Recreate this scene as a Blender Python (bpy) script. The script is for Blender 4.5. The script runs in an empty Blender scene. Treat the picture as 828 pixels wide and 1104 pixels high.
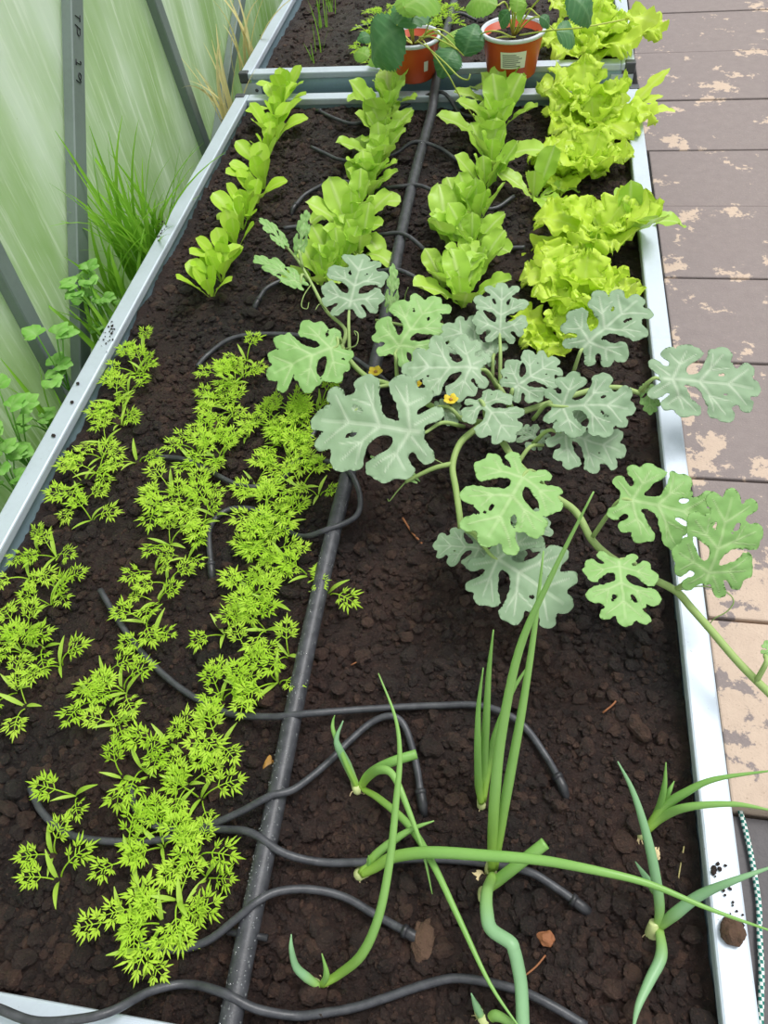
import bpy, math, random
import numpy as np
from mathutils import Vector, Matrix, noise as mnoise
random.seed(7); RNG=np.random.default_rng(7)
S=bpy.context.scene; COL=S.collection
PI=math.pi
# ------------------------------------------------------------------ camera
CP=Vector((0.6266,0.03626,0.70113)); F=787.75
CR=Matrix(((0.9859425,-0.0660278,0.1534851),(0.1446202,0.7972945,-0.5860089),(-0.0836799,0.5999681,0.7956355)))
cd=bpy.data.cameras.new('camera'); cam=bpy.data.objects.new('camera',cd); COL.objects.link(cam)
cam.matrix_world=Matrix.Translation(CP)@CR.to_4x4()
cd.sensor_fit='HORIZONTAL'; cd.sensor_width=24; cd.lens=F*24/828; cd.clip_start=.02; cd.clip_end=200
S.camera=cam
def P(x,y,z=0.0):
    """photo measurement (pixel) -> world point on the level z (metres, bed rim = 0)"""
    d=CR@Vector(((x-414)/F,-(y-552)/F,-1.0)); t=(z-CP.z)/d.z
    return CP+d*t
SOIL=-0.025
# ------------------------------------------------------------------ colours / materials
def lin(c):
    return tuple((v/255/12.92 if v/255<=.04045 else ((v/255+.055)/1.055)**2.4) for v in c)+(1,)
class NT:
    def __init__(s,name):
        s.m=bpy.data.materials.new(name); s.m.use_nodes=True; s.t=s.m.node_tree; s.t.nodes.clear()
        s.out=s.n('ShaderNodeOutputMaterial')
    def n(s,typ,inp=None,**kw):
        nd=s.t.nodes.new(typ)
        for k,v in kw.items(): setattr(nd,k,v)
        for k,v in (inp or {}).items():
            if isinstance(v,tuple) and len(v)==2 and hasattr(v[0],'outputs'): s.t.links.new(v[0].outputs[v[1]],nd.inputs[k])
            elif hasattr(v,'outputs'): s.t.links.new(v.outputs[0],nd.inputs[k])
            else: nd.inputs[k].default_value=v
        return nd
    def mix(s,fac,a,b,bt='MIX'):
        return s.n('ShaderNodeMixRGB',{0:fac,1:a,2:b},blend_type=bt)
    def ramp(s,fac,p0,p1,a=(0,0,0,1),b=(1,1,1,1)):
        r=s.n('ShaderNodeValToRGB',{0:fac}); e=r.color_ramp.elements
        e[0].position=p0; e[1].position=p1; e[0].color=a; e[1].color=b; return r
    def noise(s,scale,detail=3,vec=None,rough=.55):
        d={'Scale':scale,'Detail':detail,'Roughness':rough}
        if vec: d['Vector']=vec
        return s.n('ShaderNodeTexNoise',d)
    def obj(s): return (s.n('ShaderNodeTexCoord'),'Object')
    def pos(s): return (s.n('ShaderNodeNewGeometry'),'Position')
    def bump(s,h,strength=.3,dist=.002):
        return s.n('ShaderNodeBump',{'Height':h,'Strength':strength,'Distance':dist})
    def pr(s,**k):
        return s.n('ShaderNodeBsdfPrincipled',{a.replace('_',' '):b for a,b in k.items()})
    def done(s,sh):
        s.t.links.new(sh.outputs[0],s.out.inputs[0]); return s.m
def simple(name,c,rough=.5,metal=0,var=.12,scale=60,bump=0,bdist=.001):
    t=NT(name); co=t.obj(); nz=t.noise(scale,4,co)
    dark=tuple(v*(1-var) for v in lin(c)[:3])+(1,); lite=tuple(min(1,v*(1+var)) for v in lin(c)[:3])+(1,)
    col=t.mix(nz,dark,lite); d=dict(Base_Color=col,Roughness=rough,Metallic=metal)
    if bump: d['Normal']=t.bump(t.noise(scale*3,4,co),bump,bdist)
    return t.done(t.pr(**d))
def leafmat(name,ca,cb,vein=None,trans=.35,rough=.5,nscale=40,spec=.35,vs=.6,bump=.25,tip=None):
    t=NT(name); rnd=(t.n('ShaderNodeObjectInfo'),'Random'); nz=t.noise(nscale,3,t.obj())
    f=t.n('ShaderNodeMath',{0:rnd,1:nz},operation='ADD'); f=t.n('ShaderNodeMath',{0:f,1:.5},operation='MULTIPLY')
    col=t.mix(f,lin(ca),lin(cb))
    at=t.n('ShaderNodeAttribute',attribute_name='vein')
    if tip:
        a2=t.n('ShaderNodeAttribute',attribute_name='along')
        col=t.mix(t.ramp((a2,'Fac'),.0,.35,(1,1,1,1),(0,0,0,1)),col,lin(tip))
    if vein:
        vf=t.n('ShaderNodeMath',{0:(at,'Fac'),1:vs},operation='MULTIPLY'); col=t.mix(vf,col,lin(vein))
    h=t.n('ShaderNodeMath',{0:(at,'Fac'),1:nz},operation='SUBTRACT')
    b=t.bump(h,bump,.0015)
    p=t.pr(Base_Color=col,Roughness=rough,Normal=b); p.inputs['Specular IOR Level'].default_value=spec
    tr=t.n('ShaderNodeBsdfTranslucent',{'Color':t.mix(.5,col,lin(cb)),'Normal':b})
    return t.done(t.n('ShaderNodeMixShader',{0:trans,1:p,2:tr}))
M={}
M['carrot']=leafmat('carrot_leaf_green',(158,206,40),(204,236,86),trans=.35,rough=.5,spec=.25,bump=0)
M['carrot_stem']=leafmat('carrot_stem_green',(150,195,50),(185,215,90),trans=.25,rough=.5,bump=0)
M['romaine_young']=leafmat('young_lettuce_green',(164,208,48),(194,228,84),(205,226,120),.28,.4,vs=.45)
M['romaine']=leafmat('lettuce_green',(156,200,62),(190,222,98),(216,230,160),.26,.38,vs=.55,nscale=25,bump=.5)
M['frilly']=leafmat('frilly_lettuce_lime',(194,224,56),(218,240,104),(228,240,150),.32,.42,vs=.35,nscale=30)
M['melon']=leafmat('melon_leaf_grey_green',(138,166,132),(164,190,154),(214,226,202),.22,.55,nscale=60,vs=.75,bump=.5)
M['melon_young']=leafmat('melon_leaf_fresh_green',(140,186,106),(166,206,130),(206,226,170),.28,.5,nscale=60,vs=.7,bump=.5)
M['melon_stem']=leafmat('melon_stem_green',(150,178,100),(176,198,130),trans=.12,rough=.6,bump=.2)
M['onion']=leafmat('onion_leaf_green',(124,176,84),(156,200,112),trans=.18,rough=.38,spec=.5,nscale=50,bump=.1,tip=(150,190,70))
M['onion_blue']=leafmat('onion_leaf_blue_green',(122,170,120),(154,196,148),trans=.18,rough=.4,spec=.5,nscale=50,bump=.1,tip=(150,190,90))
M['bulb']=simple('onion_bulb_pale',(196,205,140),.45,0,.2,150)
M['bulb_brown']=simple('onion_bulb_brown',(170,125,60),.5,0,.3,150)
M['strawb']=leafmat('strawberry_leaf_dark',(58,108,62),(86,134,84),(120,160,110),.2,.45,vs=.5,bump=.5)
M['strawb_light']=leafmat('strawberry_leaf_light',(120,170,60),(150,192,84),(180,206,120),.3,.45,vs=.4)
M['strawb_stem']=simple('strawberry_stem',(176,188,84),.5)
M['grass']=leafmat('grass_green',(112,172,40),(156,206,72),trans=.35,rough=.45,bump=0)
M['straw']=leafmat('dry_straw',(206,194,128),(226,214,160),trans=.3,rough=.6,bump=0)
M['weed']=leafmat('weed_green',(110,172,66),(146,200,96),(170,210,130),.3,.5,vs=.4)
M['petal']=leafmat('melon_flower_yellow',(236,206,40),(250,226,80),trans=.3,rough=.5,bump=0)
M['white_petal']=simple('white_petal',(240,236,214),.5)
M['terracotta']=simple('red_plastic_pot',(196,76,36),.4,0,.08,30)
M['potrim']=simple('pale_pot_rim',(206,212,220),.45,0,.08,30)
M['sticker']=simple('white_sticker',(228,226,214),.5,0,.03)
M['print']=simple('grey_print',(120,120,116),.6)
M['cap']=simple('grey_plastic_cap',(70,72,78),.45)
M['chip']=simple('pale_wood_chip',(216,196,150),.7,0,.2,200)
M['twig']=simple('brown_twig',(150,96,62),.75,0,.25,200)
M['clod']=simple('brown_soil_clod',(88,66,52),.95,0,.35,220,.8,.002)
M['crumb']=simple('black_soil_crumb',(40,30,27),.95,0,.3,300)
M['marker']=simple('black_marker_ink',(22,26,26),.6)
def mk_metal(name,c,rough,metal,streak):
    t=NT(name); co=t.pos(); nz=t.noise(14,5,co); fine=t.noise(140,4,co); sp=t.noise(420,2,co)
    a=tuple(v*(1-streak) for v in lin(c)[:3])+(1,)
    col=t.mix(t.ramp(nz,.35,.7),a,lin(c)); col=t.mix(t.ramp(fine,.3,.75),col,lin(c))
    col=t.mix(t.ramp(sp,.70,.76),col,lin((120,116,112)))
    r=t.n('ShaderNodeMapRange',{0:nz,3:rough-.1,4:rough+.12})
    return t.done(t.pr(Base_Color=col,Roughness=r,Metallic=metal,Normal=t.bump(fine,.08,.001)))
M['rim']=mk_metal('galvanised_rim',(196,206,218),.5,.35,.1)
M['panel']=mk_metal('galvanised_panel',(150,176,188),.4,.25,.15)
M['bar']=mk_metal('grey_painted_bar',(122,134,130),.5,.25,.12)
def mk_rubber(name,c,rough):
    t=NT(name); co=t.pos(); nz=t.noise(90,5,co); dust=t.noise(700,2,co)
    col=t.mix(t.ramp(nz,.35,.75),lin(c),lin(tuple(v+26 for v in c)))
    col=t.mix(t.ramp(dust,.66,.75),col,lin(tuple(v+40 for v in c)))
    return t.done(t.pr(Base_Color=col,Roughness=rough,Normal=t.bump(dust,.3,.0006)))
M['pipe']=mk_rubber('black_pipe',(50,51,56),.42)
M['tube']=mk_rubber('black_tube',(52,53,58),.4)
M['dripper']=mk_rubber('dripper_black',(34,34,38),.4)
t=NT('water_drop'); M['water']=t.done(t.pr(Base_Color=(.9,.93,.95,1),Roughness=.05,IOR=1.33,Transmission_Weight=.85))
def mk_soil():
    t=NT('dark_potting_soil'); co=t.pos()
    n1=t.noise(7,4,co); n2=t.noise(95,6,co,.7); n3=t.noise(420,5,co,.7); isl=(t.n('ShaderNodeNewGeometry'),'Random Per Island')
    col=t.mix(t.ramp(n1,.38,.66),lin((44,36,35)),lin((70,50,44)))
    col=t.mix(t.ramp(isl,.55,1.0,(0,0,0,1),(.75,.75,.75,1)),col,lin((96,70,58)))
    col=t.mix(t.ramp(n2,.45,.7,(0,0,0,1),(.85,.85,.85,1)),col,lin((27,21,20)))
    col=t.mix(t.ramp(n3,.58,.72,(0,0,0,1),(.8,.8,.8,1)),col,lin((122,92,76)))
    moss=t.ramp(t.noise(26,3,co),.7,.78,(0,0,0,1),(.3,.3,.3,1)); col=t.mix(moss,col,lin((58,72,34)))
    h=t.n('ShaderNodeMath',{0:n2,1:n3},operation='ADD')
    p=t.pr(Base_Color=col,Roughness=.52,Normal=t.bump(h,1.0,.007)); p.inputs['Specular IOR Level'].default_value=.5
    return t.done(p)
M['soil']=mk_soil()
def mk_paving():
    t=NT('weathered_paving'); co=t.pos(); sp=t.n('ShaderNodeSeparateXYZ',{0:co})
    n1=t.noise(9,6,co,.62); n2=t.noise(40,6,co,.7); n3=t.noise(300,4,co); n4=t.noise(1.7,2,co)
    wet=t.mix(n2,lin((126,114,112)),lin((150,138,134))); wet=t.mix(t.ramp(n3,.6,.75,(0,0,0,1),(.6,.6,.6,1)),wet,lin((172,154,144)))
    dry=t.mix(n2,lin((184,162,144)),lin((210,188,168))); dry=t.mix(t.ramp(n3,.62,.75,(0,0,0,1),(.6,.6,.6,1)),dry,lin((120,98,84)))
    g=t.n('ShaderNodeMapRange',{0:(sp,'Y'),1:1.45,2:.6,3:-.02,4:.17})          # the near slabs have dried more
    s=t.n('ShaderNodeMath',{0:n1,1:(g,0)},operation='ADD')
    k=t.n('ShaderNodeMath',{0:t.n('ShaderNodeMath',{0:n4,1:.35},operation='MULTIPLY'),1:s},operation='ADD')
    k=t.n('ShaderNodeMath',{0:t.n('ShaderNodeMath',{0:n2,1:.42},operation='MULTIPLY'),1:k},operation='ADD')
    col=t.mix(t.ramp(k,.975,1.02),wet,dry)
    h=t.n('ShaderNodeMath',{0:n2,1:n3},operation='ADD')
    return t.done(t.pr(Base_Color=col,Roughness=.8,Normal=t.bump(h,.35,.003)))
M['paving']=mk_paving()
M['earth']=simple('dark_ground',(70,62,54),.95,0,.35,40,.6,.01)
M['membrane']=simple('dark_wet_slab',(86,82,84),.6,0,.25,40,.4,.004)
M['lawn']=simple('lawn_green',(160,190,120),.95,0,.3,12,.6,.02)
def mk_poly():
    t=NT('algae_polycarbonate'); co=t.pos()
    mp=t.n('ShaderNodeMapping',{0:co}); mp.inputs['Scale'].default_value=(1,1,.22)
    n1=t.noise(7,5,(mp,0),.6); sx=t.n('ShaderNodeSeparateXYZ',{0:co})
    mp2=t.n('ShaderNodeMapping',{0:co}); mp2.inputs['Scale'].default_value=(1,1,.05); n2=t.noise(95,4,(mp2,0),.7)
    n3=t.noise(3.2,4,co); n4=t.noise(120,3,co)
    a=t.n('ShaderNodeMapRange',{0:(sx,'Z'),1:.38,2:-.15,3:-.14,4:.14})
    f=t.n('ShaderNodeMath',{0:n1,1:(a,0)},operation='ADD'); f=t.n('ShaderNodeMath',{0:t.n('ShaderNodeMath',{0:n3,1:.5},operation='MULTIPLY'),1:f},operation='ADD')
    col=t.mix(t.ramp(f,.56,1.12),lin((238,244,236)),lin((190,214,154)))
    col=t.mix(t.ramp(n2,.52,.66,(0,0,0,1),(.85,.85,.85,1)),col,lin((252,254,250)))
    col=t.mix(t.ramp(n4,.72,.78,(0,0,0,1),(.5,.5,.5,1)),col,lin((150,140,70)))
    df=t.n('ShaderNodeBsdfDiffuse',{'Color':col}); tr=t.n('ShaderNodeBsdfTranslucent',{'Color':col})
    tp=t.n('ShaderNodeBsdfTransparent',{'Color':col}); gl=t.n('ShaderNodeBsdfGlossy',{'Color':(1,1,1,1),'Roughness':.25})
    m=t.n('ShaderNodeMixShader',{0:.55,1:df,2:tr}); m=t.n('ShaderNodeMixShader',{0:.30,1:m,2:tp}); m=t.n('ShaderNodeMixShader',{0:.05,1:m,2:gl})
    return t.done(m)
M['poly']=mk_poly()
def mk_rope():
    t=NT('green_white_rope'); co=t.obj(); ck=t.n('ShaderNodeTexChecker',{'Vector':co,'Color1':lin((226,232,224)),'Color2':lin((26,116,104)),'Scale':270})
    return t.done(t.pr(Base_Color=ck,Roughness=.7))
M['rope']=mk_rope()
# ------------------------------------------------------------------ mesh helpers
class MB:
    def __init__(s): s.v=[]; s.f=[]; s.a=[]; s.b=[]
    def add(s,vs,fs,vein=None,along=None):
        o=len(s.v); s.v+= [tuple(q) for q in vs]; s.f+=[tuple(i+o for i in f) for f in fs]
        s.a+= list(vein) if vein is not None else [0]*len(vs)
        s.b+= list(along) if along is not None else [1]*len(vs)
    def box(s,a,b):
        x0,y0,z0=a; x1,y1,z1=b
        s.add([(x0,y0,z0),(x1,y0,z0),(x1,y1,z0),(x0,y1,z0),(x0,y0,z1),(x1,y0,z1),(x1,y1,z1),(x0,y1,z1)],
              [(0,3,2,1),(4,5,6,7),(0,1,5,4),(1,2,6,5),(2,3,7,6),(3,0,4,7)])
    def tube(s,pts,rad,n=8,cap=True,flat=1.0,sub=4):
        pts=[Vector(p) for p in pts]; rs=list(rad) if hasattr(rad,'__len__') else [rad]*len(pts)
        pts,rs=smooth(pts,rs,sub) if sub>1 and len(pts)>2 else (pts,rs)
        N=len(pts); vs=[]; al=[]; up=None
        for i,p in enumerate(pts):
            d=(pts[min(i+1,N-1)]-pts[max(i-1,0)]).normalized()
            if up is None:
                up=Vector((0,0,1)) if abs(d.z)<.9 else Vector((0,1,0))
            up=(up-d*up.dot(d)).normalized(); sd=d.cross(up)
            for k in range(n):
                a=2*PI*k/n; vs.append(p+sd*math.cos(a)*rs[i]+up*math.sin(a)*rs[i]*flat); al.append(i/(N-1))
        fs=[(i*n+k,i*n+(k+1)%n,(i+1)*n+(k+1)%n,(i+1)*n+k) for i in range(N-1) for k in range(n)]
        if cap: fs+=[tuple(range(n-1,-1,-1)),tuple((N-1)*n+k for k in range(n))]
        s.add(vs,fs,None,al)
    def lathe(s,prof,c=(0,0,0),n=32,close=False):
        vs=[(c[0]+r*math.cos(2*PI*k/n),c[1]+r*math.sin(2*PI*k/n),c[2]+z) for r,z in prof for k in range(n)]
        m=len(prof); fs=[(i*n+k,i*n+(k+1)%n,(i+1)*n+(k+1)%n,(i+1)*n+k) for i in range(m-1) for k in range(n)]
        if close: fs.append(tuple((m-1)*n+k for k in range(n)))
        s.add(vs,fs)
    def blob(s,c,r,seed=0,sub=2,amp=.25):
        import bmesh
        bm=bmesh.new(); bmesh.ops.create_icosphere(bm,subdivisions=sub,radius=1)
        rr=r if hasattr(r,'__len__') else (r,r,r)
        vs=[]
        for v in bm.verts:
            k=1+amp*mnoise.noise(v.co*1.6+Vector((seed*3.1,seed*1.7,0))); vs.append((c[0]+v.co.x*rr[0]*k,c[1]+v.co.y*rr[1]*k,c[2]+v.co.z*rr[2]*k))
        s.add(vs,[tuple(v.index for v in f.verts) for f in bm.faces]); bm.free()
    def mesh(s,name,mat,smooth_=True,off=None):
        me=bpy.data.meshes.new(name); vs=s.v
        if off is not None: vs=[(a-off[0],b-off[1],c-off[2]) for a,b,c in vs]
        me.from_pydata(vs,[],s.f)
        at=me.attributes.new('vein','FLOAT','POINT'); at.data.foreach_set('value',[float(x) for x in s.a])
        if any(x!=1 for x in s.b):
            at=me.attributes.new('along','FLOAT','POINT'); at.data.foreach_set('value',[float(x) for x in s.b])
        if smooth_: me.polygons.foreach_set('use_smooth',[True]*len(me.polygons))
        me.materials.append(mat); me.update(); return me
def smooth(pts,rs,sub):
    P_=[pts[0]*2-pts[1]]+pts+[pts[-1]*2-pts[-2]]; R_=[rs[0]]+rs+[rs[-1]]; op=[];orr=[]
    for i in range(1,len(P_)-2):
        for k in range(sub):
            t=k/sub; a,b,c,d=P_[i-1:i+3]
            op.append(.5*((2*b)+(c-a)*t+(2*a-5*b+4*c-d)*t*t+(3*b-a-3*c+d)*t**3)); orr.append(R_[i]*(1-t)+R_[i+1]*t)
    op.append(pts[-1]); orr.append(rs[-1]); return op,orr
def wloc(o):
    l=Vector(o.location)
    while o.parent: o=o.parent; l+=o.location
    return l
def obj(name,mb,mat,parent=None,smooth_=True,loc=None):
    """mb in world coordinates -> one mesh object (child of parent, or top-level with origin loc)"""
    off=wloc(parent) if parent else Vector(loc or (0,0,0))
    o=bpy.data.objects.new(name,mb.mesh(name,mat,smooth_,off)); COL.objects.link(o)
    if parent: o.parent=parent
    else: o.location=off
    return o
def tag(o,label=None,cat=None,group=None,kind=None):
    if label: o['label']=label
    if cat: o['category']=cat
    if group: o['group']=group
    if kind: o['kind']=kind
    return o
def thing(name,loc,label,cat,group=None):
    o=bpy.data.objects.new(name,None); COL.objects.link(o); o.location=loc; o.empty_display_size=.02
    return tag(o,label,cat,group)
def inst(name,me,parent,loc=(0,0,0),rz=0,sc=1,rx=0,ry=0):
    o=bpy.data.objects.new(name,me); COL.objects.link(o); o.parent=parent
    o.location=loc; o.rotation_euler=(rx,ry,rz); o.scale=(sc,)*3 if not hasattr(sc,'__len__') else sc
    return o
ORD=['nearest','second','third','fourth','fifth','sixth','seventh','eighth','ninth','tenth','eleventh','twelfth','thirteenth','fourteenth','fifteenth','sixteenth','seventeenth','eighteenth','nineteenth','twentieth']
def ordi(i):
    if i<20: return ORD[i]
    t=i+1; tens={2:'twenty',3:'thirty',4:'forty',5:'fifty',6:'sixty'}
    u=['','first','second','third','fourth','fifth','sixth','seventh','eighth','ninth']
    return (tens[t//10]+'-'+u[t%10]) if t%10 else tens[t//10][:-1]+'ieth'
def bevel(o,w=.002,seg=2):
    m=o.modifiers.new('bevel','BEVEL'); m.width=w; m.segments=seg; m.limit_method='ANGLE'; return o
# ------------------------------------------------------------------ world / light
w=bpy.data.worlds.new('overcast'); S.world=w; w.use_nodes=True; nt=w.node_tree; nt.nodes.clear()
o_=nt.nodes.new('ShaderNodeOutputWorld'); bg=nt.nodes.new('ShaderNodeBackground'); tc=nt.nodes.new('ShaderNodeTexCoord'); sx=nt.nodes.new('ShaderNodeSeparateXYZ'); rp=nt.nodes.new('ShaderNodeValToRGB')
nt.links.new(tc.outputs['Generated'],sx.inputs[0]); nt.links.new(sx.outputs['Z'],rp.inputs[0]); nt.links.new(rp.outputs[0],bg.inputs[0]); nt.links.new(bg.outputs[0],o_.inputs[0])
e=rp.color_ramp.elements; e[0].position=0.0; e[0].color=(.62,.68,.66,1); e[1].position=.7; e[1].color=(.96,.98,1,1)
bg.inputs[1].default_value=.98
sd=bpy.data.lights.new('sun','SUN'); sd.energy=2.1; sd.angle=math.radians(24); sd.color=(1,.98,.95)
so=bpy.data.objects.new('sun',sd); COL.objects.link(so); so.rotation_euler=(math.radians(-18),math.radians(22),0)
S.view_settings.view_transform='Standard'; S.view_settings.look='None'; S.view_settings.gamma=1; S.view_settings.exposure=0.22
try: S.view_settings.use_curve_mapping=False
except Exception: pass
# ------------------------------------------------------------------ setting
GZ=-0.30
W,L=0.85,1.665; RW=0.028
mb=MB(); mb.box((-6,-4,GZ-.12),(6,9,GZ-.06)); g=obj('ground',mb,M['earth'],smooth_=False); tag(g,kind='structure')
mb=MB(); mb.box((-8,-4,GZ-.059),(-.16,9,GZ-.01)); g=obj('lawn_outside',mb,M['lawn'],smooth_=False); tag(g,kind='structure')
# paving: one floor mesh of laid slabs
mb=MB(); rows=[-.22,.347,.62,.891,1.185,1.45,1.731,1.994,2.268,2.579,2.88,3.18,3.48,3.78]
for i in range(1,len(rows)-1):
    x=.945+random.uniform(-.004,.004)
    for k in range(3):
        x1=x+.6; zz=GZ+random.uniform(-.002,.002)
        mb.box((x+.002,rows[i]+.002,GZ-.06),(x1-.002,rows[i+1]-.003,zz)); x=x1
f=obj('floor',mb,M['paving'],smooth_=False); tag(f,kind='structure'); bevel(f,.003,2)
mb=MB(); mb.box((.90,-.35,GZ-.06),(2.6,.343,GZ-.03)); f=obj('floor_strip',mb,M['membrane'],smooth_=False); tag(f,kind='structure')
# greenhouse wall: twin-wall sheet with webs
mb=MB(); WX=-.125
for x in (WX-.006,WX): mb.add([(x,-.6,GZ-.06),(x,4.2,GZ-.06),(x,4.2,1.5),(x,-.6,1.5)],[(0,1,2,3)])
for k in range(480):
    y=-.6+.01*k; mb.add([(WX-.006,y,GZ-.06),(WX,y,GZ-.06),(WX,y,1.5),(WX-.006,y,1.5)],[(0,1,2,3)])
wl=obj('wall_left',mb,M['poly'],smooth_=False); tag(wl,kind='structure')
# frame bars
def bar(p0,p1,width,label,text=None,x=WX+.004):
    p0=Vector((0,)+p0); p1=Vector((0,)+p1); d=(p1-p0).normalized(); wv=Vector((0,d.z,-d.y))
    if wv.y<0: wv=-wv
    root=thing('frame_bar',(x,p0.y,p0.z),label,'metal bar')
    mb=MB(); h=width/2; nx=Vector((1,0,0)); X=Vector((x,0,0))
    prof=[(-h,0),(-h,.016),(-h+.002,.018),(h-.005,.018),(h-.003,.0145),(h,.013),(h,0)]
    vs=[X+p+wv*a+nx*b for p in (p0,p1) for a,b in prof]; n=len(prof)
    mb.add(vs,[(i,(i+1)%n,n+(i+1)%n,n+i) for i in range(n)]+[tuple(range(n)),tuple(range(2*n-1,n-1,-1))])
    obj('channel',mb,M['bar'],root,False)
    if text:
        top,sc,strokes=text; mb=MB(); o0=X+top+nx*.0183
        for st in strokes:
            mb.tube([o0-d*(u*sc)+wv*((v-.5)*sc) for u,v in st],.0015,6,flat=.35,sub=2)
        obj('handwriting',mb,M['marker'],root)
    return root
TP=[[(0,1.0),(.62,.95)],[(.32,.97),(.36,.15)],[(1.25,.95),(1.2,.1)],[(1.25,.95),(1.75,.95),(2.0,.72),(1.8,.45),(1.25,.5)],
    [(4.25,.85),(4.5,1.0),(4.62,.1)],[(4.35,.1),(4.9,.12)],
    [(6.0,.85),(5.55,.95),(5.4,.65),(5.8,.5),(6.05,.8),(6.2,.95),(6.3,.5),(6.25,.1)]]
zq=lambda x,y:(lambda d:(CP+d*((WX+.02-CP.x)/d.x)))(CR@Vector(((x-414)/F,-(y-552)/F,-1.0)))
def yz(x,y): q=zq(x,y); return (q.y,q.z)
def ext(a,b,ka,kb):
    a=Vector(a);b=Vector(b); d=b-a; return tuple(a-d*ka),tuple(b+d*kb)
def wb(a,b,px,label,ka=.15,kb=.4,text=None):
    p0,p1=ext(yz(*a),yz(*b),ka,kb); return bar(p0,p1,px,label,text)
tpo=zq(81.5,14)
wb((92,385),(83,0),.039,'grey metal bar with handwritten black marks, crossing the cloudy wall',.3,1.6,(Vector((0,tpo.y,tpo.z)),.0165,TP))
wb((222,150),(170,0),.034,'upright grey bar on the cloudy wall, right of the marked bar',.7,1.2)
wb((72,415),(0,275),.034,'upright grey bar at the left edge, rising behind the leafy weed',.5,2.6)
wb((245,105),(262,0),.034,'slanting grey bar behind the corner where the two beds meet',.7,2.2)
# ------------------------------------------------------------------ raised beds
def bed(x0,y0,x1,y1,z,label,depth=.29):
    r=thing('raised_bed',((x0+x1)/2,(y0+y1)/2,z-depth-.012),label,'raised bed')
    def rail(a,b,nm='rim_rail'):
        m=MB(); m.box(a,b); return bevel(obj(nm,m,M['rim'],r,False),.0025,2)
    zt,zb=z,z-.014
    rail((x0,y0,zb),(x0+RW,y1,zt)); rail((x1-RW,y0,zb),(x1,y1,zt))
    rail((x0+RW,y0,zb),(x1-RW,y0+RW,zt)); rail((x0+RW,y1-RW,zb),(x1-RW,y1,zt))
    def panel(a,b,nrm):
        m=MB(); n=40; vs=[];
        for i in range(n+1):
            zz=zb-depth*i/n; o=.003*math.sin(i/n*2*PI*5)
            for p in (a,b): vs.append((p[0]+nrm[0]*o,p[1]+nrm[1]*o,zz))
        for i in range(n+1):
            zz=zb-depth*i/n; o=.003*math.sin(i/n*2*PI*5)-.0015
            for p in (a,b): vs.append((p[0]+nrm[0]*o,p[1]+nrm[1]*o,zz))
        k=2*(n+1); m.add(vs,[(2*i,2*i+1,2*i+3,2*i+2) for i in range(n)]+[(k+2*i,k+2*i+2,k+2*i+3,k+2*i+1) for i in range(n)])
        obj('side_panel',m,M['panel'],r)
    e=RW-.004
    panel((x0+e,y0+e),(x0+e,y1-e),(-1,0)); panel((x1-e,y0+e),(x1-e,y1-e),(1,0))
    panel((x0+e,y0+.006),(x1-e,y0+.006),(0,-1)); panel((x0+e,y1-e),(x1-e,y1-e),(0,1))
    for cx,sx in ((x0,1),(x1,-1)):
        for cy,sy in ((y0,1),(y1,-1)):
            m=MB(); m.box((min(cx-sx*.002,cx+sx*.020),min(cy-sy*.002,cy+sy*.016),zb-.006),(max(cx-sx*.002,cx+sx*.020),max(cy-sy*.002,cy+sy*.016),zt+.0025))
            bevel(obj('corner_cap',m,M['cap'],r,False),.003,2)
            m=MB(); m.box((min(cx,cx+sx*.045),cy-sy*.0005 if sy>0 else cy-.0015,z-depth),(max(cx,cx+sx*.045),cy+.0025 if sy>0 else cy+.0005,zb-.0065))
            pl=obj('corner_bracket',m,M['rim'],r,False)
            m=MB(); m.blob((cx+sx*.034,cy-sy*.001,z-.035),(.004,.002,.004),1,2,0); obj('screw',m,M['cap'],pl)
    return r
near=bed(0,.0,W,L,0,'silver metal raised bed in the foreground with rows of seedlings')
far=bed(-.012,1.737,W-.004,3.35,.012,'silver metal raised bed at the back with two red pots at its edge')
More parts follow.
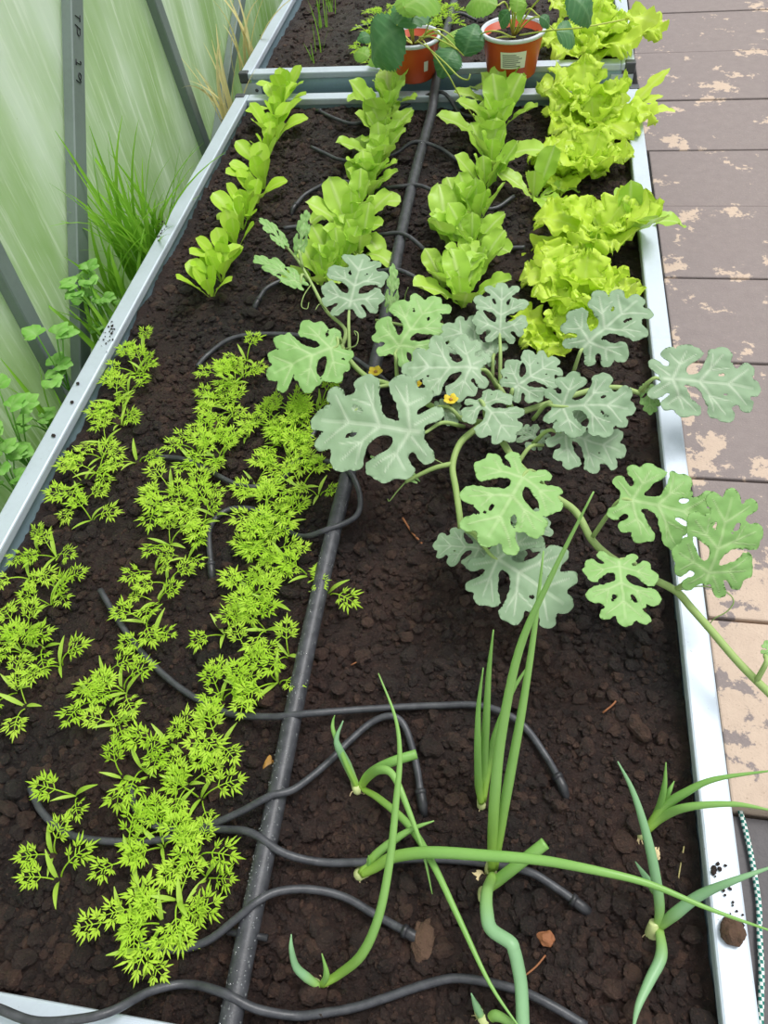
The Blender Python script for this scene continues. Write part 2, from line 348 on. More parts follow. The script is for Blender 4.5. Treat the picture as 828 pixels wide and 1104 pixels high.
# ------------------------------------------------------------------ soil
def vnoise(x,y,sc,seed):
    g=np.random.default_rng(seed).random((512,512)); X=x*sc; Y=y*sc; i=np.floor(X).astype(int); j=np.floor(Y).astype(int); u=X-i; v=Y-j
    u=u*u*(3-2*u); v=v*v*(3-2*v); G=lambda a,b:g[a%512,b%512]
    return (G(i,j)*(1-u)+G(i+1,j)*u)*(1-v)+(G(i,j+1)*(1-u)+G(i+1,j+1)*u)*v-.5
def sh(x,y):
    x=np.asarray(x,float)+3; y=np.asarray(y,float)+3
    return .012*vnoise(x,y,5,1)+.008*vnoise(x,y,17,2)+.006*vnoise(x,y,48,3)+.0045*vnoise(x,y,120,4)+.003*vnoise(x,y,230,5)
def soilh(x,y): return SOIL+float(sh(x,y))
def soil(name,x0,y0,x1,y1,z,step,ncl,label,near_bias):
    nx=int((x1-x0)/step)+1; ny=int((y1-y0)/step)+1
    gx,gy=np.meshgrid(np.linspace(x0,x1,nx),np.linspace(y0,y1,ny)); gz=z+sh(gx,gy)
    V=np.stack([gx.ravel(),gy.ravel(),gz.ravel()],1); idx=np.arange(nx*ny).reshape(ny,nx)
    q=np.stack([idx[:-1,:-1],idx[:-1,1:],idx[1:,1:],idx[1:,:-1]],-1).reshape(-1,4)
    # crumbs and clods
    import bmesh
    bm=bmesh.new(); bmesh.ops.create_icosphere(bm,subdivisions=2,radius=1); iv=np.array([v.co[:] for v in bm.verts]); it=np.array([[v.index for v in f.verts] for f in bm.faces]); bm.free()
    r=np.clip(np.exp(RNG.normal(math.log(.0023),.58,ncl)),.0011,.0095)
    cx=x0+.012+RNG.random(ncl)*(x1-x0-.024); cy=y0+.012+(RNG.random(ncl)**near_bias)*(y1-y0-.024)
    kp=np.array(KEEP); big=np.nonzero(r>.0030)[0]
    for c0 in range(0,len(big),2000):
        bb=big[c0:c0+2000]; dm=np.sqrt(((cx[bb][:,None]-kp[:,0])**2+(cy[bb][:,None]-kp[:,1])**2).min(1)); hit=dm<r[bb]*1.25+.004; r[bb[hit]]=.0018
    cz=z+sh(cx,cy)+r*(.1+.35*RNG.random(ncl))
    nv=len(iv); ph=RNG.random((ncl,3))*6.28
    disp=1+.16*np.sin(iv[None,:,0]*2.6+ph[:,0:1])+.16*np.sin(iv[None,:,1]*3.1+ph[:,1:2])+.14*np.sin(iv[None,:,2]*3.7+ph[:,2:3])+RNG.normal(0,.09,(ncl,nv))
    sc=r[:,None]*np.stack([.75+.6*RNG.random(ncl),.75+.6*RNG.random(ncl),.6+.35*RNG.random(ncl)],1)
    C=iv[None]*disp[...,None]*sc[:,None,:]; th=RNG.random(ncl)*6.28; c,s=np.cos(th)[:,None],np.sin(th)[:,None]
    X=C[...,0]*c-C[...,1]*s+cx[:,None]; Y=C[...,0]*s+C[...,1]*c+cy[:,None]; Z=C[...,2]+cz[:,None]
    CV=np.stack([X,Y,Z],-1).reshape(-1,3); CF=(it[None]+(np.arange(ncl)*nv)[:,None,None]).reshape(-1,3)+len(V)
    V=np.concatenate([V,CV]); me=bpy.data.meshes.new(name); nq,nt_=len(q),len(CF)
    me.vertices.add(len(V)); me.vertices.foreach_set('co',V.ravel()); me.loops.add(nq*4+nt_*3)
    me.loops.foreach_set('vertex_index',np.concatenate([q.ravel(),CF.ravel()]).astype(np.int32))
    me.polygons.add(nq+nt_); st=np.concatenate([np.arange(nq)*4,nq*4+np.arange(nt_)*3]).astype(np.int32); me.polygons.foreach_set('loop_start',st)
    me.polygons.foreach_set('use_smooth',np.concatenate([np.ones(nq,bool),np.zeros(nt_,bool)])); me.update(calc_edges=True); me.validate()
    me.materials.append(M['soil']); o=bpy.data.objects.new(name,me); COL.objects.link(o); tag(o,label,'soil',None,'stuff'); return o
KEEP=[]
# ------------------------------------------------------------------ irrigation
def G(x,y,h=0.0):
    p=P(x,y,SOIL+h); return Vector((p.x,p.y,soilh(p.x,p.y)+h))
irr=thing('drip_irrigation',(.434,.03,SOIL),'black drip irrigation line with thin side tubes running up the middle of both beds','irrigation pipe')
PR=.0098; px_=.4345
mb=MB(); ys=[.02,.1,.2,.35,.5,.68,.85,1.0,1.19,1.35,1.5,1.58,1.635,1.66,1.70,1.735,1.76,1.80,1.90,2.1,2.3,2.6,3.0]
zs=[SOIL+PR+.004]*11+[SOIL+PR+.010,.008,.0125,.016,.024,.014,SOIL+.03]+[SOIL+PR+.012]*5
xs=[px_+.003*math.sin(i*1.3) for i in range(len(ys))]; xs[0]=.440; xs[11]=xs[12]=xs[13]=xs[14]=xs[15]=.4395
mb.tube([(a,b,c) for a,b,c in zip(xs,ys,zs)],PR,16,sub=6); pipe=obj('supply_pipe',mb,M['pipe'],irr)
def px_at(y): return float(np.interp(y,ys,xs)),float(np.interp(y,ys,zs))
drops=MB()
def drop(c,r):
    n=6; vs=[(c[0],c[1],c[2]+r*.7)]; 
    for k in range(n): a=2*PI*k/n; vs.append((c[0]+r*math.cos(a)*.85,c[1]+r*math.sin(a)*.85,c[2]+r*.35))
    for k in range(n): a=2*PI*k/n; vs.append((c[0]+r*math.cos(a),c[1]+r*math.sin(a),c[2]-r*.2))
    drops.add(vs,[(0,1+k,1+(k+1)%n) for k in range(n)]+[(1+k,7+k,7+(k+1)%n,1+(k+1)%n) for k in range(n)])
for k in range(900):
    y=.03+random.random()**1.2*1.5; a=random.uniform(-1.2,1.2); xx,zz=px_at(y); drop((xx+PR*math.sin(a),y,zz+PR*math.cos(a)),random.uniform(.0004,.0010))
TR=.0036
def tube(pts,stakes=(),over=(),conn=True):
    """pts = measured (x,y[,height]); each lies on the soil or crosses over the pipe"""
    c=[]
    for q in pts:
        h=q[2] if len(q)>2 else TR+.0045
        p=G(q[0],q[1],h)
        xx,zz=px_at(p.y); d=abs(p.x-xx)
        if d<.05 and conn:
            top=zz+PR+TR*.9; p.z=max(p.z,top*(1-d/.05)+p.z*(d/.05))
        c.append(p)
    KEEP.extend([(q.x,q.y) for q in smooth(c,[0]*len(c),8)[0]])
    m=MB(); m.tube(c,TR,10,sub=6); t=obj('drip_tube',m,M['tube'],irr)
    for i in stakes:
        e=c[0] if i==0 else c[-1]; pr=c[1] if i==0 else c[-2]; d=(e-pr).normalized()
        m=MB(); a=e-d*.004; m.tube([a,e+d*.008+Vector((0,0,-.002)),e+d*.016+Vector((0,0,-.011))],[.0047,.0049,.0036],10,sub=3)
        m.tube([a-d*.001,a+d*.003],[.0056,.0056],10,sub=1)
        obj('dripper',m,M['dripper'],t)
    return t
tube([(-30,1075,.036),(0,1088,.042),(36,1101,.046),(83,1099,.046),(120,1090,.042),(163,1068,.02),(203,1061),(246,1072),(278,1088),(317,1095),(350,1092),(390,1084),(463,1060),(500,1055),(554,1066),(590,1082),(632,1106)])
tube([(150,1019),(188,1024),(225,1015),(260,993),(280,977),(302,964),(335,960),(371,967),(408,988),(440,1006)],(1,))
tube([(31,848),(45,876),(75,900),(120,908),(170,905),(220,891),(263,877),(295,864),(320,855),(353,826),(375,802),(401,779),(423,773),(437,784),(448,821),(454,858)],(1,))
tube([(141,846),(147,872),(162,888),(195,894),(240,894),(275,902),(309,923),(346,930),(390,930),(450,926),(510,927),(567,938),(598,955),(622,972)],(1,))
tube([(108,636),(125,665),(150,700),(190,738),(240,766),(290,776),(330,775),(400,765),(470,760),(520,761),(560,780),(588,812),(603,840)],(1,))
tube([(170,494),(197,495),(224,508),(257,523),(290,522),(312,508),(322,490),(345,455),(362,430)],())
tube([(227,610),(226,570),(243,549),(268,546),(289,555),(322,577),(355,579),(384,562),(389,540),(378,517),(355,501),(330,495),(305,500)],(0,))
tube([(212,394),(224,380),(250,366),(286,362),(330,364),(375,384),(408,412),(440,425),(480,422)],())
tube([(278,326),(289,313),(314,300),(350,292),(400,296),(432,300),(470,314),(500,326)],(0,))
tube([(306,248),(330,245),(365,250),(405,257),(437,262),(470,280),(500,290),(520,276),(545,269),(566,268)],())
tube([(318,222),(332,208),(365,199),(400,203),(430,207),(455,208),(490,222),(530,225),(554,212)],(0,))
tube([(336,161),(352,167),(368,174),(400,176),(426,165),(448,160),(475,164),(502,177),(525,175),(545,165),(575,156)],())
tube([(345,123),(361,131),(385,134),(420,118),(448,111),(477,113),(495,118),(513,124)],(0,))
tube([(380,34),(400,28),(430,32),(463,29),(492,24),(514,25)],())
for y in (.055,): pass
for y in (.098,):
    xx,zz=px_at(y); m=MB(); m.tube([(xx-.018,y,zz),(xx+.018,y,zz)],.003,8,sub=1); obj('barbed_connector',m,M['dripper'],irr)
dd=obj('water_drops',drops,M['water'],irr); tag(dd,kind='stuff')
# ------------------------------------------------------------------ leaf generators (local: grows from the origin along +Y, Z up)
def strip_leaf(mb,spine,wid,nv=6,cup=.0,ruf=0.0,rf=9,seed=0,side0=None,twist=0,serr=0,pleat=0):
    """spine: list of Vector; wid: half width per spine point"""
    N=len(spine); vs=[];ve=[];al=[]; r=random.Random(seed); ph=r.uniform(0,6)
    for i,p in enumerate(spine):
        d=(spine[min(i+1,N-1)]-spine[max(i-1,0)]).normalized()
        sd=side0 or Vector((1,0,0)); sd=(sd-d*sd.dot(d)).normalized(); nn=sd.cross(d)
        if twist:
            a=twist*i/(N-1); sd,nn=sd*math.cos(a)+nn*math.sin(a),nn*math.cos(a)-sd*math.sin(a)
        for k in range(nv+1):
            v=2*k/nv-1; w=wid[i]; edge=abs(v)**1.5
            if serr: w=w*(1+serr*(1 if i%2 else -1)*(abs(v)>.99))
            z=cup*w*v*v+ruf*edge*math.sin(rf*i/(N-1)*2*PI*.5+ph+(1.9 if v>0 else 0))*(.6+.4*math.sin(2.3*i+ph))
            y=ruf*.5*edge*math.cos(rf*1.3*i/(N-1)*PI+ph*2)
            if pleat: z+=pleat*math.sin(i*PI/1.0)*(1-abs(v)*.2)*abs(v)
            q=p+sd*(v*w)+nn*z+d*y
            vs.append(q); ve.append(max(0,1-abs(v)*w/.0022) if k!=nv/2 else 1.0); al.append(i/(N-1))
    n=nv+1
    mb.add(vs,[(i*n+k,i*n+k+1,(i+1)*n+k+1,(i+1)*n+k) for i in range(N-1) for k in range(nv)],ve,al)
def arc(Lg,e0,e1,n,start=Vector((0,0,0)),side=0.0):
    p=start.copy(); out=[p.copy()]
    for i in range(n):
        t=(i+.5)/n; e=e0+(e1-e0)*t; p=p+Vector((side*math.sin(t*2)*.5,math.cos(e),math.sin(e))).normalized()*(Lg/n); out.append(p.copy())
    return out
def spoon(seed,Lg=.06,Wd=.014,e0=1.35,e1=.7,stalk=.35,cup=.25,ruf=.0015,name='leaf',mat=None,blunt=2.4,rf=7,n=14,nv=8):
    r=random.Random(seed); sp=arc(Lg,e0,e1,n,side=r.uniform(-.25,.25)); wd=[]
    for i in range(n+1):
        t=i/n
        if t<stalk: w=Wd*(.14+.10*(t/stalk))
        else:
            u=(t-stalk)/(1-stalk); w=Wd*max(.03,(.24+.76*math.sin(min(1,u*1.55)*PI/2))*(max(0,1-u**blunt*.999))**.5)
        wd.append(w)
    m=MB(); strip_leaf(m,sp,wd,nv,cup,ruf,rf,seed,twist=r.uniform(-.2,.2)); return m.mesh(name,mat)
def frill(seed,Lg=.08,Wd=.032,e0=1.2,e1=.2,mat=None):
    r=random.Random(seed); n,nv=32,18; sp=arc(Lg,e0,e1,n,side=r.uniform(-.2,.2)); m=MB(); vs=[];ve=[];al=[]; ph=[r.uniform(0,6) for _ in range(6)]
    for i,p in enumerate(sp):
        t=i/n; d=(sp[min(i+1,n)]-sp[max(i-1,0)]).normalized(); sd=Vector((1,0,0)); sd=(sd-d*sd.dot(d)).normalized(); nn=sd.cross(d)
        w=Wd*(.16+.84*min(1,max(0,(t-.12)/.5))**.8)*(max(.0,1-max(0,(t-.6)/.4)**2.6*.75))
        w*=1+.16*math.sin(t*23+ph[0])
        for k in range(nv+1):
            v=2*k/nv-1; ed=max(abs(v)**2,max(0,(t-.72)/.28)**1.5); amp=.0085*ed*min(1,t*2.2)
            z=.25*w*v*v+amp*math.sin(t*25+ph[1]+(0 if v>0 else 2)+v*2)+amp*.7*math.sin(v*8+ph[2]+t*7)+.0016*math.sin(v*7+t*13+ph[4])+.002*ed*math.sin(t*60+v*20+ph[5])
            y=amp*.8*math.sin(v*11+ph[3]+t*5)
            q=p+sd*(v*w*(1+.07*ed*math.sin(t*52+ph[5])+.05*ed*math.sin(t*90+ph[0])))+nn*z+d*y
            vs.append(q); ve.append(max(0,1-abs(v)*w/.003)); al.append(t)
    q=nv+1; m.add(vs,[(i*q+k,i*q+k+1,(i+1)*q+k+1,(i+1)*q+k) for i in range(n) for k in range(nv)],ve,al); return m.mesh('leaf',mat)
# ------------------------------------------------------------------ carrots
def carrot_leaf(seed):
    r=random.Random(seed); Lg=r.uniform(.040,.054); n=12; e0=r.uniform(1.15,1.4); e1=r.uniform(-.5,.35); sp=arc(Lg,e0,e1,n,side=r.uniform(-.3,.3)); m=MB()
    m.tube(sp,[.0010*(1-.6*i/n) for i in range(n+1)],5,sub=1)
    def lob(p,d,up,l,w):
        s=d.cross(up).normalized(); m.add([p,p+d*l*.45+s*w,p+d*l*.5+up*w*.5,p+d*l*.45-s*w,p+d*l-up*w*.3],[(0,1,2),(0,2,3),(1,4,2),(2,4,3)])
    def fan(p,d,up,sz,k):
        s=d.cross(up).normalized()
        for a in ([-.95,-.5,0,.5,.95] if k==5 else [-.7,0,.7]):
            dd=(d*math.cos(a)+s*math.sin(a)+up*r.uniform(-.2,.2)).normalized()
            lob(p+d*sz*.18*(1-abs(a)),dd,up,sz*(1-.28*abs(a))*r.uniform(.85,1.1),sz*.11)
    for j,t in enumerate((.56,.73,.87,1.0)):
        i=min(n,round(t*n)); p=sp[i]; d=(sp[i]-sp[i-1]).normalized(); sd=Vector((1,0,0)); sd=(sd-d*sd.dot(d)).normalized(); up=sd.cross(d)
        sz=(.0130,.0145,.0125,.0135)[j]*r.uniform(.85,1.1)
        if j==3: fan(p,d,up,sz,5); continue
        for s in (-1,1):
            dd=(d*.75+sd*s+up*r.uniform(-.1,.25)).normalized(); q=p+dd*sz*.5; m.tube([p,q],.0006,4,False,sub=1); fan(q,dd,up,sz*.95,5 if j<1 else 3)
    return m.mesh('leaf',M['carrot'],False)
CL=[carrot_leaf(i) for i in range(10)]
def seed_leaf(seed):
    r=random.Random(seed); m=MB(); sp=arc(.034,r.uniform(.7,1.1),r.uniform(-.3,.2),7,side=.3); strip_leaf(m,sp,[.0009,.0014,.0021,.0025,.0024,.0019,.0012,.0003],2,.3); return m.mesh('seed_leaf',M['carrot_stem'])
SLF=[seed_leaf(i) for i in range(3)]
def carrot(p,label,group=None,nl=6,sc=1.0,lean=(0,0),rnd=random):
    root=thing('carrot_seedling',p,label,'carrot plant',group); a0=rnd.uniform(0,6.28)
    for k in range(nl):
        a=a0+k*2.4+rnd.uniform(-.3,.3); tilt=rnd.uniform(-.35,.35) if k else -.1
        inst('leaf',rnd.choice(CL),root,(math.sin(a)*-.002,math.cos(a)*.002,0),a,sc*rnd.uniform(.78,1.08),lean[0]+rnd.uniform(-.12,.12)-0.0,lean[1]+rnd.uniform(-.12,.12))
    for k in range(2): inst('seed_leaf',rnd.choice(SLF),root,(0,0,.002),a0+1+k*PI+rnd.uniform(-.4,.4),sc*rnd.uniform(.8,1.2))
    return root
# foliage centres measured in the photo: x, y, plants, leaves
rowA=[(150,368,1,5),(138,385,2,6),(132,410,1,5),(120,422,1,6),(113,443,2,6),(107,466,1,6),(104,482,1,5),(142,487,1,3),(89,507,2,6),(82,530,1,6),(90,548,1,5),(30,582,1,5),(50,598,2,6),(56,624,1,6),(22,612,1,4),(44,640,1,5),(22,665,2,6),(34,684,1,5),(10,690,1,6),(54,706,1,2),(6,734,1,5),(16,752,1,4)]
rowB=[(262,378,1,5),(246,388,2,6),(262,402,2,7),(236,418,1,6),(252,432,2,7),(236,446,1,6),(262,458,1,5),(214,474,2,6),(232,488,2,6),(204,488,1,4),(185,520,2,7),(206,530,1,6),(168,536,1,5),(190,548,2,7),(214,556,1,6),(226,545,1,5),(176,576,1,6),(196,590,1,5),(160,604,1,5),(174,616,1,5),(160,636,1,6),(150,660,1,5),(158,676,1,4),(104,718,1,3),(122,742,2,5),(106,752,1,5),(120,774,1,5),(92,746,1,3),(174,792,1,6),(208,786,1,6),(232,796,1,7),(146,822,1,5),(124,832,1,5),(70,850,1,4),(196,838,1,6),(208,852,1,6),(182,868,1,7),(164,886,1,6),(166,906,1,6),(206,916,1,7),(214,940,1,6),(134,920,1,5),(46,916,1,4),(52,944,1,4),(184,966,1,7),(150,972,1,6),(124,988,1,5),(168,992,1,7),(190,984,1,5),(146,1020,1,4)]
rowC=[(334,424,2,5),(312,432,1,6),(296,446,2,7),(320,456,2,7),(300,466,1,7),(318,480,2,7),(300,494,1,7),(322,508,2,6),(340,520,1,5),(280,520,1,5),(270,508,1,4),(300,548,2,6),(282,545,1,6),(276,578,1,6),(296,576,2,7),(306,596,1,6),(288,606,2,6),(266,600,1,5),(330,610,1,5),(350,628,1,2),(272,634,2,6),(290,640,1,5),(262,660,1,6),(282,668,1,5),(236,672,1,4),(306,696,1,5),(268,692,2,6),(294,724,1,6),(246,730,1,6),(232,744,1,5),(262,736,1,4)]
rc=random.Random(5)
CV=(Vector((0,0,1)))
def plant_row(lst,where,pid):
    items=[]
    for x,y,n,nl in lst:
        near_=y>560; sc=1.0 if near_ else 1.06
        for k in range(n):
            if k and rc.random()<.35: continue
            dx,dy=(rc.uniform(-13,13),rc.uniform(-9,9)) if n>1 else (0,0)
            q=P(x+dx,y+dy,SOIL+.026); items.append((q.y,q.x,max(2,nl-3),sc*.9))
    items.sort()
    for i,(yy,xx,nl,sc) in enumerate(items):
        xx=max(.034,min(W-.04,xx)); size='sparse' if nl<=2 else ('full' if nl>=4 else 'feathery')
        carrot((xx,yy,soilh(xx,yy)),'%s carrot seedling in %s, %s from near end'%(size,where,ordi(i)),'carrots in the '+where,nl,sc,(rc.uniform(-.12,.12),rc.uniform(-.12,.12)),rc)
plant_row(rowA,'row along left rim','a'); plant_row(rowB,'middle row left of pipe','b'); plant_row(rowC,'row nearest the black pipe','c')
# ------------------------------------------------------------------ lettuces
rl=random.Random(11)
YL=[spoon(100+i,.068,.0165,1.5-.08*(i%3),[1.4,1.2,1.0,1.3,.7,.3][i],.36,.22,.0006,blunt=5.0,mat=M['romaine_young']) for i in range(6)]
RL=[spoon(200+i,.112,.0285,1.45-.08*(i%3),[1.3,1.0,.7,1.1,.3,-.2,.8,1.3][i],.26,.24,.0045,mat=M['romaine'],rf=7,blunt=4.0,n=18,nv=10) for i in range(8)]
FL=[frill(300+i,.108,.044,1.3,[.9,.5,.15,-.2,.7,.3][i],M['frilly']) for i in range(6)]
def rosette(name,p,label,cat,group,protos,n,sc,spread,rnd,inner=3):
    root=thing(name,p,label,cat,group); a0=rnd.uniform(0,6.28)
    for k in range(n):
        a=a0+k*2.4+rnd.uniform(-.25,.25); up=k<inner
        me=rnd.choice(protos[:2] if up else protos[2:] if rnd.random()<.65 else protos)
        s=sc*(rnd.uniform(.62,.85) if up else rnd.uniform(.85,1.12))
        t=(0.08 if up else 1)*spread*rnd.uniform(.4,1.0)
        inst('leaf',me,root,(-math.sin(a)*.003,math.cos(a)*.003,0),a,s,0,0).rotation_euler=(Matrix.Rotation(a,3,'Z')@Matrix.Rotation(-t,3,'X')).to_euler()
    return root
ypos=[(229,322),(240,305),(246,288),(255,270),(262,252),(268,236),(277,219),(285,205),(284,190),(291,173),(297,155),(301,140),(304,125),(309,112)]
for i,(x,y) in enumerate(ypos):
    q=G(x,y); rosette('lettuce_seedling',q,'young spoon-leaved lettuce in the far left row, %s from its near end'%ordi(i),'lettuce','young lettuces in the left row',YL,rl.randint(6,8),rl.uniform(.95,1.15),.45,rl)
rpos=[(350,312,.85),(366,296,.95),(388,278,.9),(380,258,1.05),(386,236,1),(396,216,.95),(402,198,.95),(410,178,1),(414,158,1.0),(414,136,1.15),(420,118,1.1)]
for i,(x,y,s) in enumerate(rpos):
    q=G(x,y); rosette('romaine_lettuce',q,'broad-leaved green lettuce in the row left of the pipe, %s from its near end'%ordi(i),'lettuce','green lettuces left of the pipe',RL,rl.randint(7,9),s*.80,.55,rl)
r3=[(499,332,1),(480,314,.85),(512,302,.85),(484,266,1.0),(508,274,.9),(514,244,1.05),(494,236,.8),(522,208,1.05),(530,182,1.05),(526,158,1.1),(538,140,1.15),(534,118,1.15)]
for i,(x,y,s) in enumerate(r3):
    q=G(x,y); rosette('romaine_lettuce',q,'broad-leaved green lettuce in the row right of the pipe, %s from its near end'%ordi(i),'lettuce','green lettuces right of the pipe',RL,rl.randint(6,8),s*.84,.5,rl)
q=G(576,216); rosette('romaine_lettuce',q,'single green lettuce with arching leaves between the last two rows','lettuce',None,RL,5,.85,.9,rl,1)
fpos=[(606,368,.75,'small frilly lime lettuce tucked behind the melon leaves'),(628,328,1.05,'large frilly yellow-green lettuce nearest the melon leaves'),(612,305,.8,'small frilly lettuce leaning left, in the frilly row'),(642,262,1.1,'frilly lime lettuce in the middle of the row, beside a smooth-leaved one'),
 (606,192,.85,'frilly lettuce on the left side of its row, near the bent tube'),(632,186,1.0,'broad frilly lettuce in the frilly row, just behind the smooth-leaved one'),(640,142,1.1,'tall frilly lettuce second from the far end of its row'),(626,116,1.1,'frilly lettuce at the far end of its row by the steel joint')]
for x,y,s,l in fpos:
    q=G(x,y); rosette('frilly_lettuce',q,l,'lettuce','frilly lettuces along the right rim',FL,rl.randint(8,10),s*.90,.7,rl)
q=G(676,256); rosette('smooth_lettuce',q,'smooth-leaved lettuce whose long leaves hang over the right rim','lettuce',None,RL,8,.98,.75,rl)
q=G(672,128); r_=thing('oakleaf_lettuce',q,'narrow jagged-leaved lettuce reaching over the right rim','lettuce')
def jag(seed,Lg,Wd,e0,e1,mat,teeth=5):
    m=MB(); n=teeth*4; sp=arc(Lg,e0,e1,n); wd=[Wd*(.18 if i/n<.3 else (.5+.5*abs(math.sin((i/n-.3)/.7*PI*teeth*.5))))*(1 if i/n<.85 else max(.1,(1-i/n)/.15)) for i in range(n+1)]
    strip_leaf(m,sp,wd,6,.1,.0015,9,seed); return m.mesh('leaf',mat)
for a,e0,e1,l in ((-.9,.75,.35,.12),(-1.9,.6,-.1,.10),(-1.4,.8,.1,.08),(.4,1.2,.6,.07)): inst('leaf',jag(int(a*10)+50,l,.016,e0,e1,M['frilly']),r_,(0,0,0),a)
def farG(x,y): p=P(x,y,SOIL+.006); return Vector((p.x,p.y,SOIL+.006+float(sh(p.x,p.y))))
for x,y,s,l in ((636,62,1.15,'frilly lime lettuce in the back bed, nearest the right red pot'),(660,48,1.0,'frilly lettuce in the back bed next to its right rim'),(630,34,1.1,'frilly lettuce in the back bed behind the dark strawberry leaf')):
    rosette('frilly_lettuce',farG(x,y),l,'lettuce',None,FL,10,s,.75,rl)
# ------------------------------------------------------------------ melon vine
def lobed(seed,plain=False,spread=1.0):
    """2-D deeply lobed leaf outline as veins with a width, sampled on a grid. returns verts (u,v), faces, vein"""
    r=random.Random(seed); j=lambda a:a*r.uniform(.95,1.06); S_=[]
    S_.append(((0,0),(0,.94),.055,.100,1.1))
    for s in (-1,1):
        k=spread
        S_+= [((0,.08),(s*j(.36)*k,j(.21)),.058,.094,1),((s*.2*k,.15),(s*j(.31)*k,j(.04)),.05,.072,.7),((s*.2*k,.17),(s*j(.33)*k,j(.325)),.05,.062,.7),
              ((s*.05*k,.05),(s*j(.17)*k,j(-.10)),.05,.070,.7),
              ((0,.36),(s*j(.335)*k,j(.62)),.058,.094,1),((s*.15*k,.47),(s*j(.345)*k,j(.505)),.04,.052,.7),((s*.16*k,.5),(s*j(.20)*k,j(.68)),.04,.05,.6),
              ((0,.66),(s*j(.205)*k,j(.865)),.055,.080,.9)]
    A=np.array([q[0] for q in S_]); B=np.array([q[1] for q in S_]); ra=np.array([q[2] for q in S_]); rb=np.array([q[3] for q in S_]); vw=np.array([q[4] for q in S_])
    rb=rb*1.04
    def sdf(X):
        d=B-A; t=np.clip(((X[:,None]-A)*d).sum(-1)/(d*d).sum(-1),0,1); c=A+t[...,None]*d; D=np.linalg.norm(X[:,None]-c,axis=-1)
        e=D-(ra+(rb-ra)*t); k=.022; m=-k*np.log(np.exp(-e/k).sum(1)); return m+.008*np.sin(X[:,0]*27+seed)*np.cos(X[:,1]*24+seed*2)+.004*np.sin(X[:,0]*61+X[:,1]*47+seed)
    def vein(X):
        d=B-A; t=np.clip(((X[:,None]-A)*d).sum(-1)/(d*d).sum(-1),0,1); c=A+t[...,None]*d; D=np.linalg.norm(X[:,None]-c,axis=-1)
        wv=(.027*vw)*(1.15-.75*t); v=np.clip(1-D/wv,0,1).max(1); return v
    n=88; us=np.linspace(-.66*spread,.66*spread,n); vs=np.linspace(-.34,1.06,n+6); gu,gv=np.meshgrid(us,vs); X=np.stack([gu.ravel(),gv.ravel()],1); D=sdf(X)
    nu=n; nv=n+6; h=max(us[1]-us[0],vs[1]-vs[0]); g=1e-3
    near=np.abs(D)<h*.75
    Xn=X[near]; 
    for _ in range(2):
        d0=sdf(Xn); gx=(sdf(Xn+[g,0])-d0)/g; gy=(sdf(Xn+[0,g])-d0)/g; gg=gx*gx+gy*gy+1e-6; st=np.clip(d0/gg,-h*.7,h*.7); Xn=Xn-np.stack([gx*st,gy*st],1)
    X=X.copy(); X[near]=Xn; keepv=(D<h*.75)
    F=[]; idx=np.arange(nu*nv).reshape(nv,nu)
    for i in range(nv-1):
        for k in range(nu-1):
            q=[idx[i,k],idx[i,k+1],idx[i+1,k+1],idx[i+1,k]]
            if all(keepv[z] for z in q):
                if min(D[z] for z in q)<0: F.append(q)
            else:
                for tri in ((q[0],q[1],q[2]),(q[0],q[2],q[3]),(q[0],q[1],q[3]),(q[1],q[2],q[3])):
                    if all(keepv[z] for z in tri) and min(D[z] for z in tri)<0: F.append(list(tri)); break
    used=sorted({z for f in F for z in f}); mp={z:i for i,z in enumerate(used)}
    X=X[used]; return X,[[mp[z] for z in f] for f in F],vein(X)
def melon_leaf(parent,b,t,zb,zt,wr=1.0,roll=0.0,mat='melon',seed=0,stem=None,droop=.25,fold=.12,spread=1.0):
    Bp=P(b[0],b[1],zb); Tp=P(t[0],t[1],zt); d=Tp-Bp; Lg=d.length; d.normalize()
    up=Vector((.1,-.35,1)); nn=(up-d*up.dot(d)).normalized(); sd=d.cross(nn); nn=(nn*math.cos(roll)+sd*math.sin(roll)); sd=d.cross(nn)
    X,Fc,ve=lobed(seed,spread=spread); r=random.Random(seed+99); m=MB(); vs=[]; off=Vector((r.uniform(0,9),r.uniform(0,9),seed))
    for (u,v),q in zip(X,ve):
        z=droop*(v*(1-v))*.55 - droop*.35*max(0,abs(u)-.1)**1.5 + fold*abs(u)*.5
        z+=.045*mnoise.noise(Vector((u*3.2,v*3.2,0))+off)+.018*mnoise.noise(Vector((u*9,v*9,3))+off)-.008*q
        vs.append(Bp+sd*(u*Lg*wr)+d*(v*Lg)+nn*(z*Lg))
    m.add(vs,Fc,ve); o=obj('leaf',m,M[mat],parent)
    so=o.modifiers.new('thickness','SOLIDIFY'); so.thickness=.0006; so.offset=0
    if stem:
        m=MB(); s0=Vector(stem); mid=(s0+Bp)*.5+Vector((0,0,.012)); m.tube([s0,mid,Bp-d*.002+nn*(-.002),Bp+d*.02*Lg/.1-nn*.003],[.0027,.0023,.0019,.0012],7,sub=4); obj('petiole',m,M['melon_stem'],o)
    return o
mroot=G(485,611); melon=thing('watermelon_vine',mroot,'sprawling watermelon vine with big lobed grey-green leaves and small yellow flowers','watermelon plant')
def stem(pts,r0,r1):
    m=MB(); c=[P(x,y,z) for x,y,z in pts]; n=len(c); m.tube(c,[r0+(r1-r0)*i/(n-1) for i in range(n)],9,sub=5); return obj('stem',m,M['melon_stem'],melon)
stem([(484,612,-.04),(490,604,-.015),(497,575,.03),(492,530,.045),(488,502,.05),(496,478,.055),(513,463,.06),(526,457,.06)],.0034,.0042)
stem([(526,457,.06),(540,474,.06),(558,500,.058),(590,530,.055),(620,551,.052),(638,582,.05),(660,602,.05),(690,618,.05),(727,636,.05),(745,655,.05),(767,680,.05),(797,715,.05),(834,752,.05)],.0042,.0037)
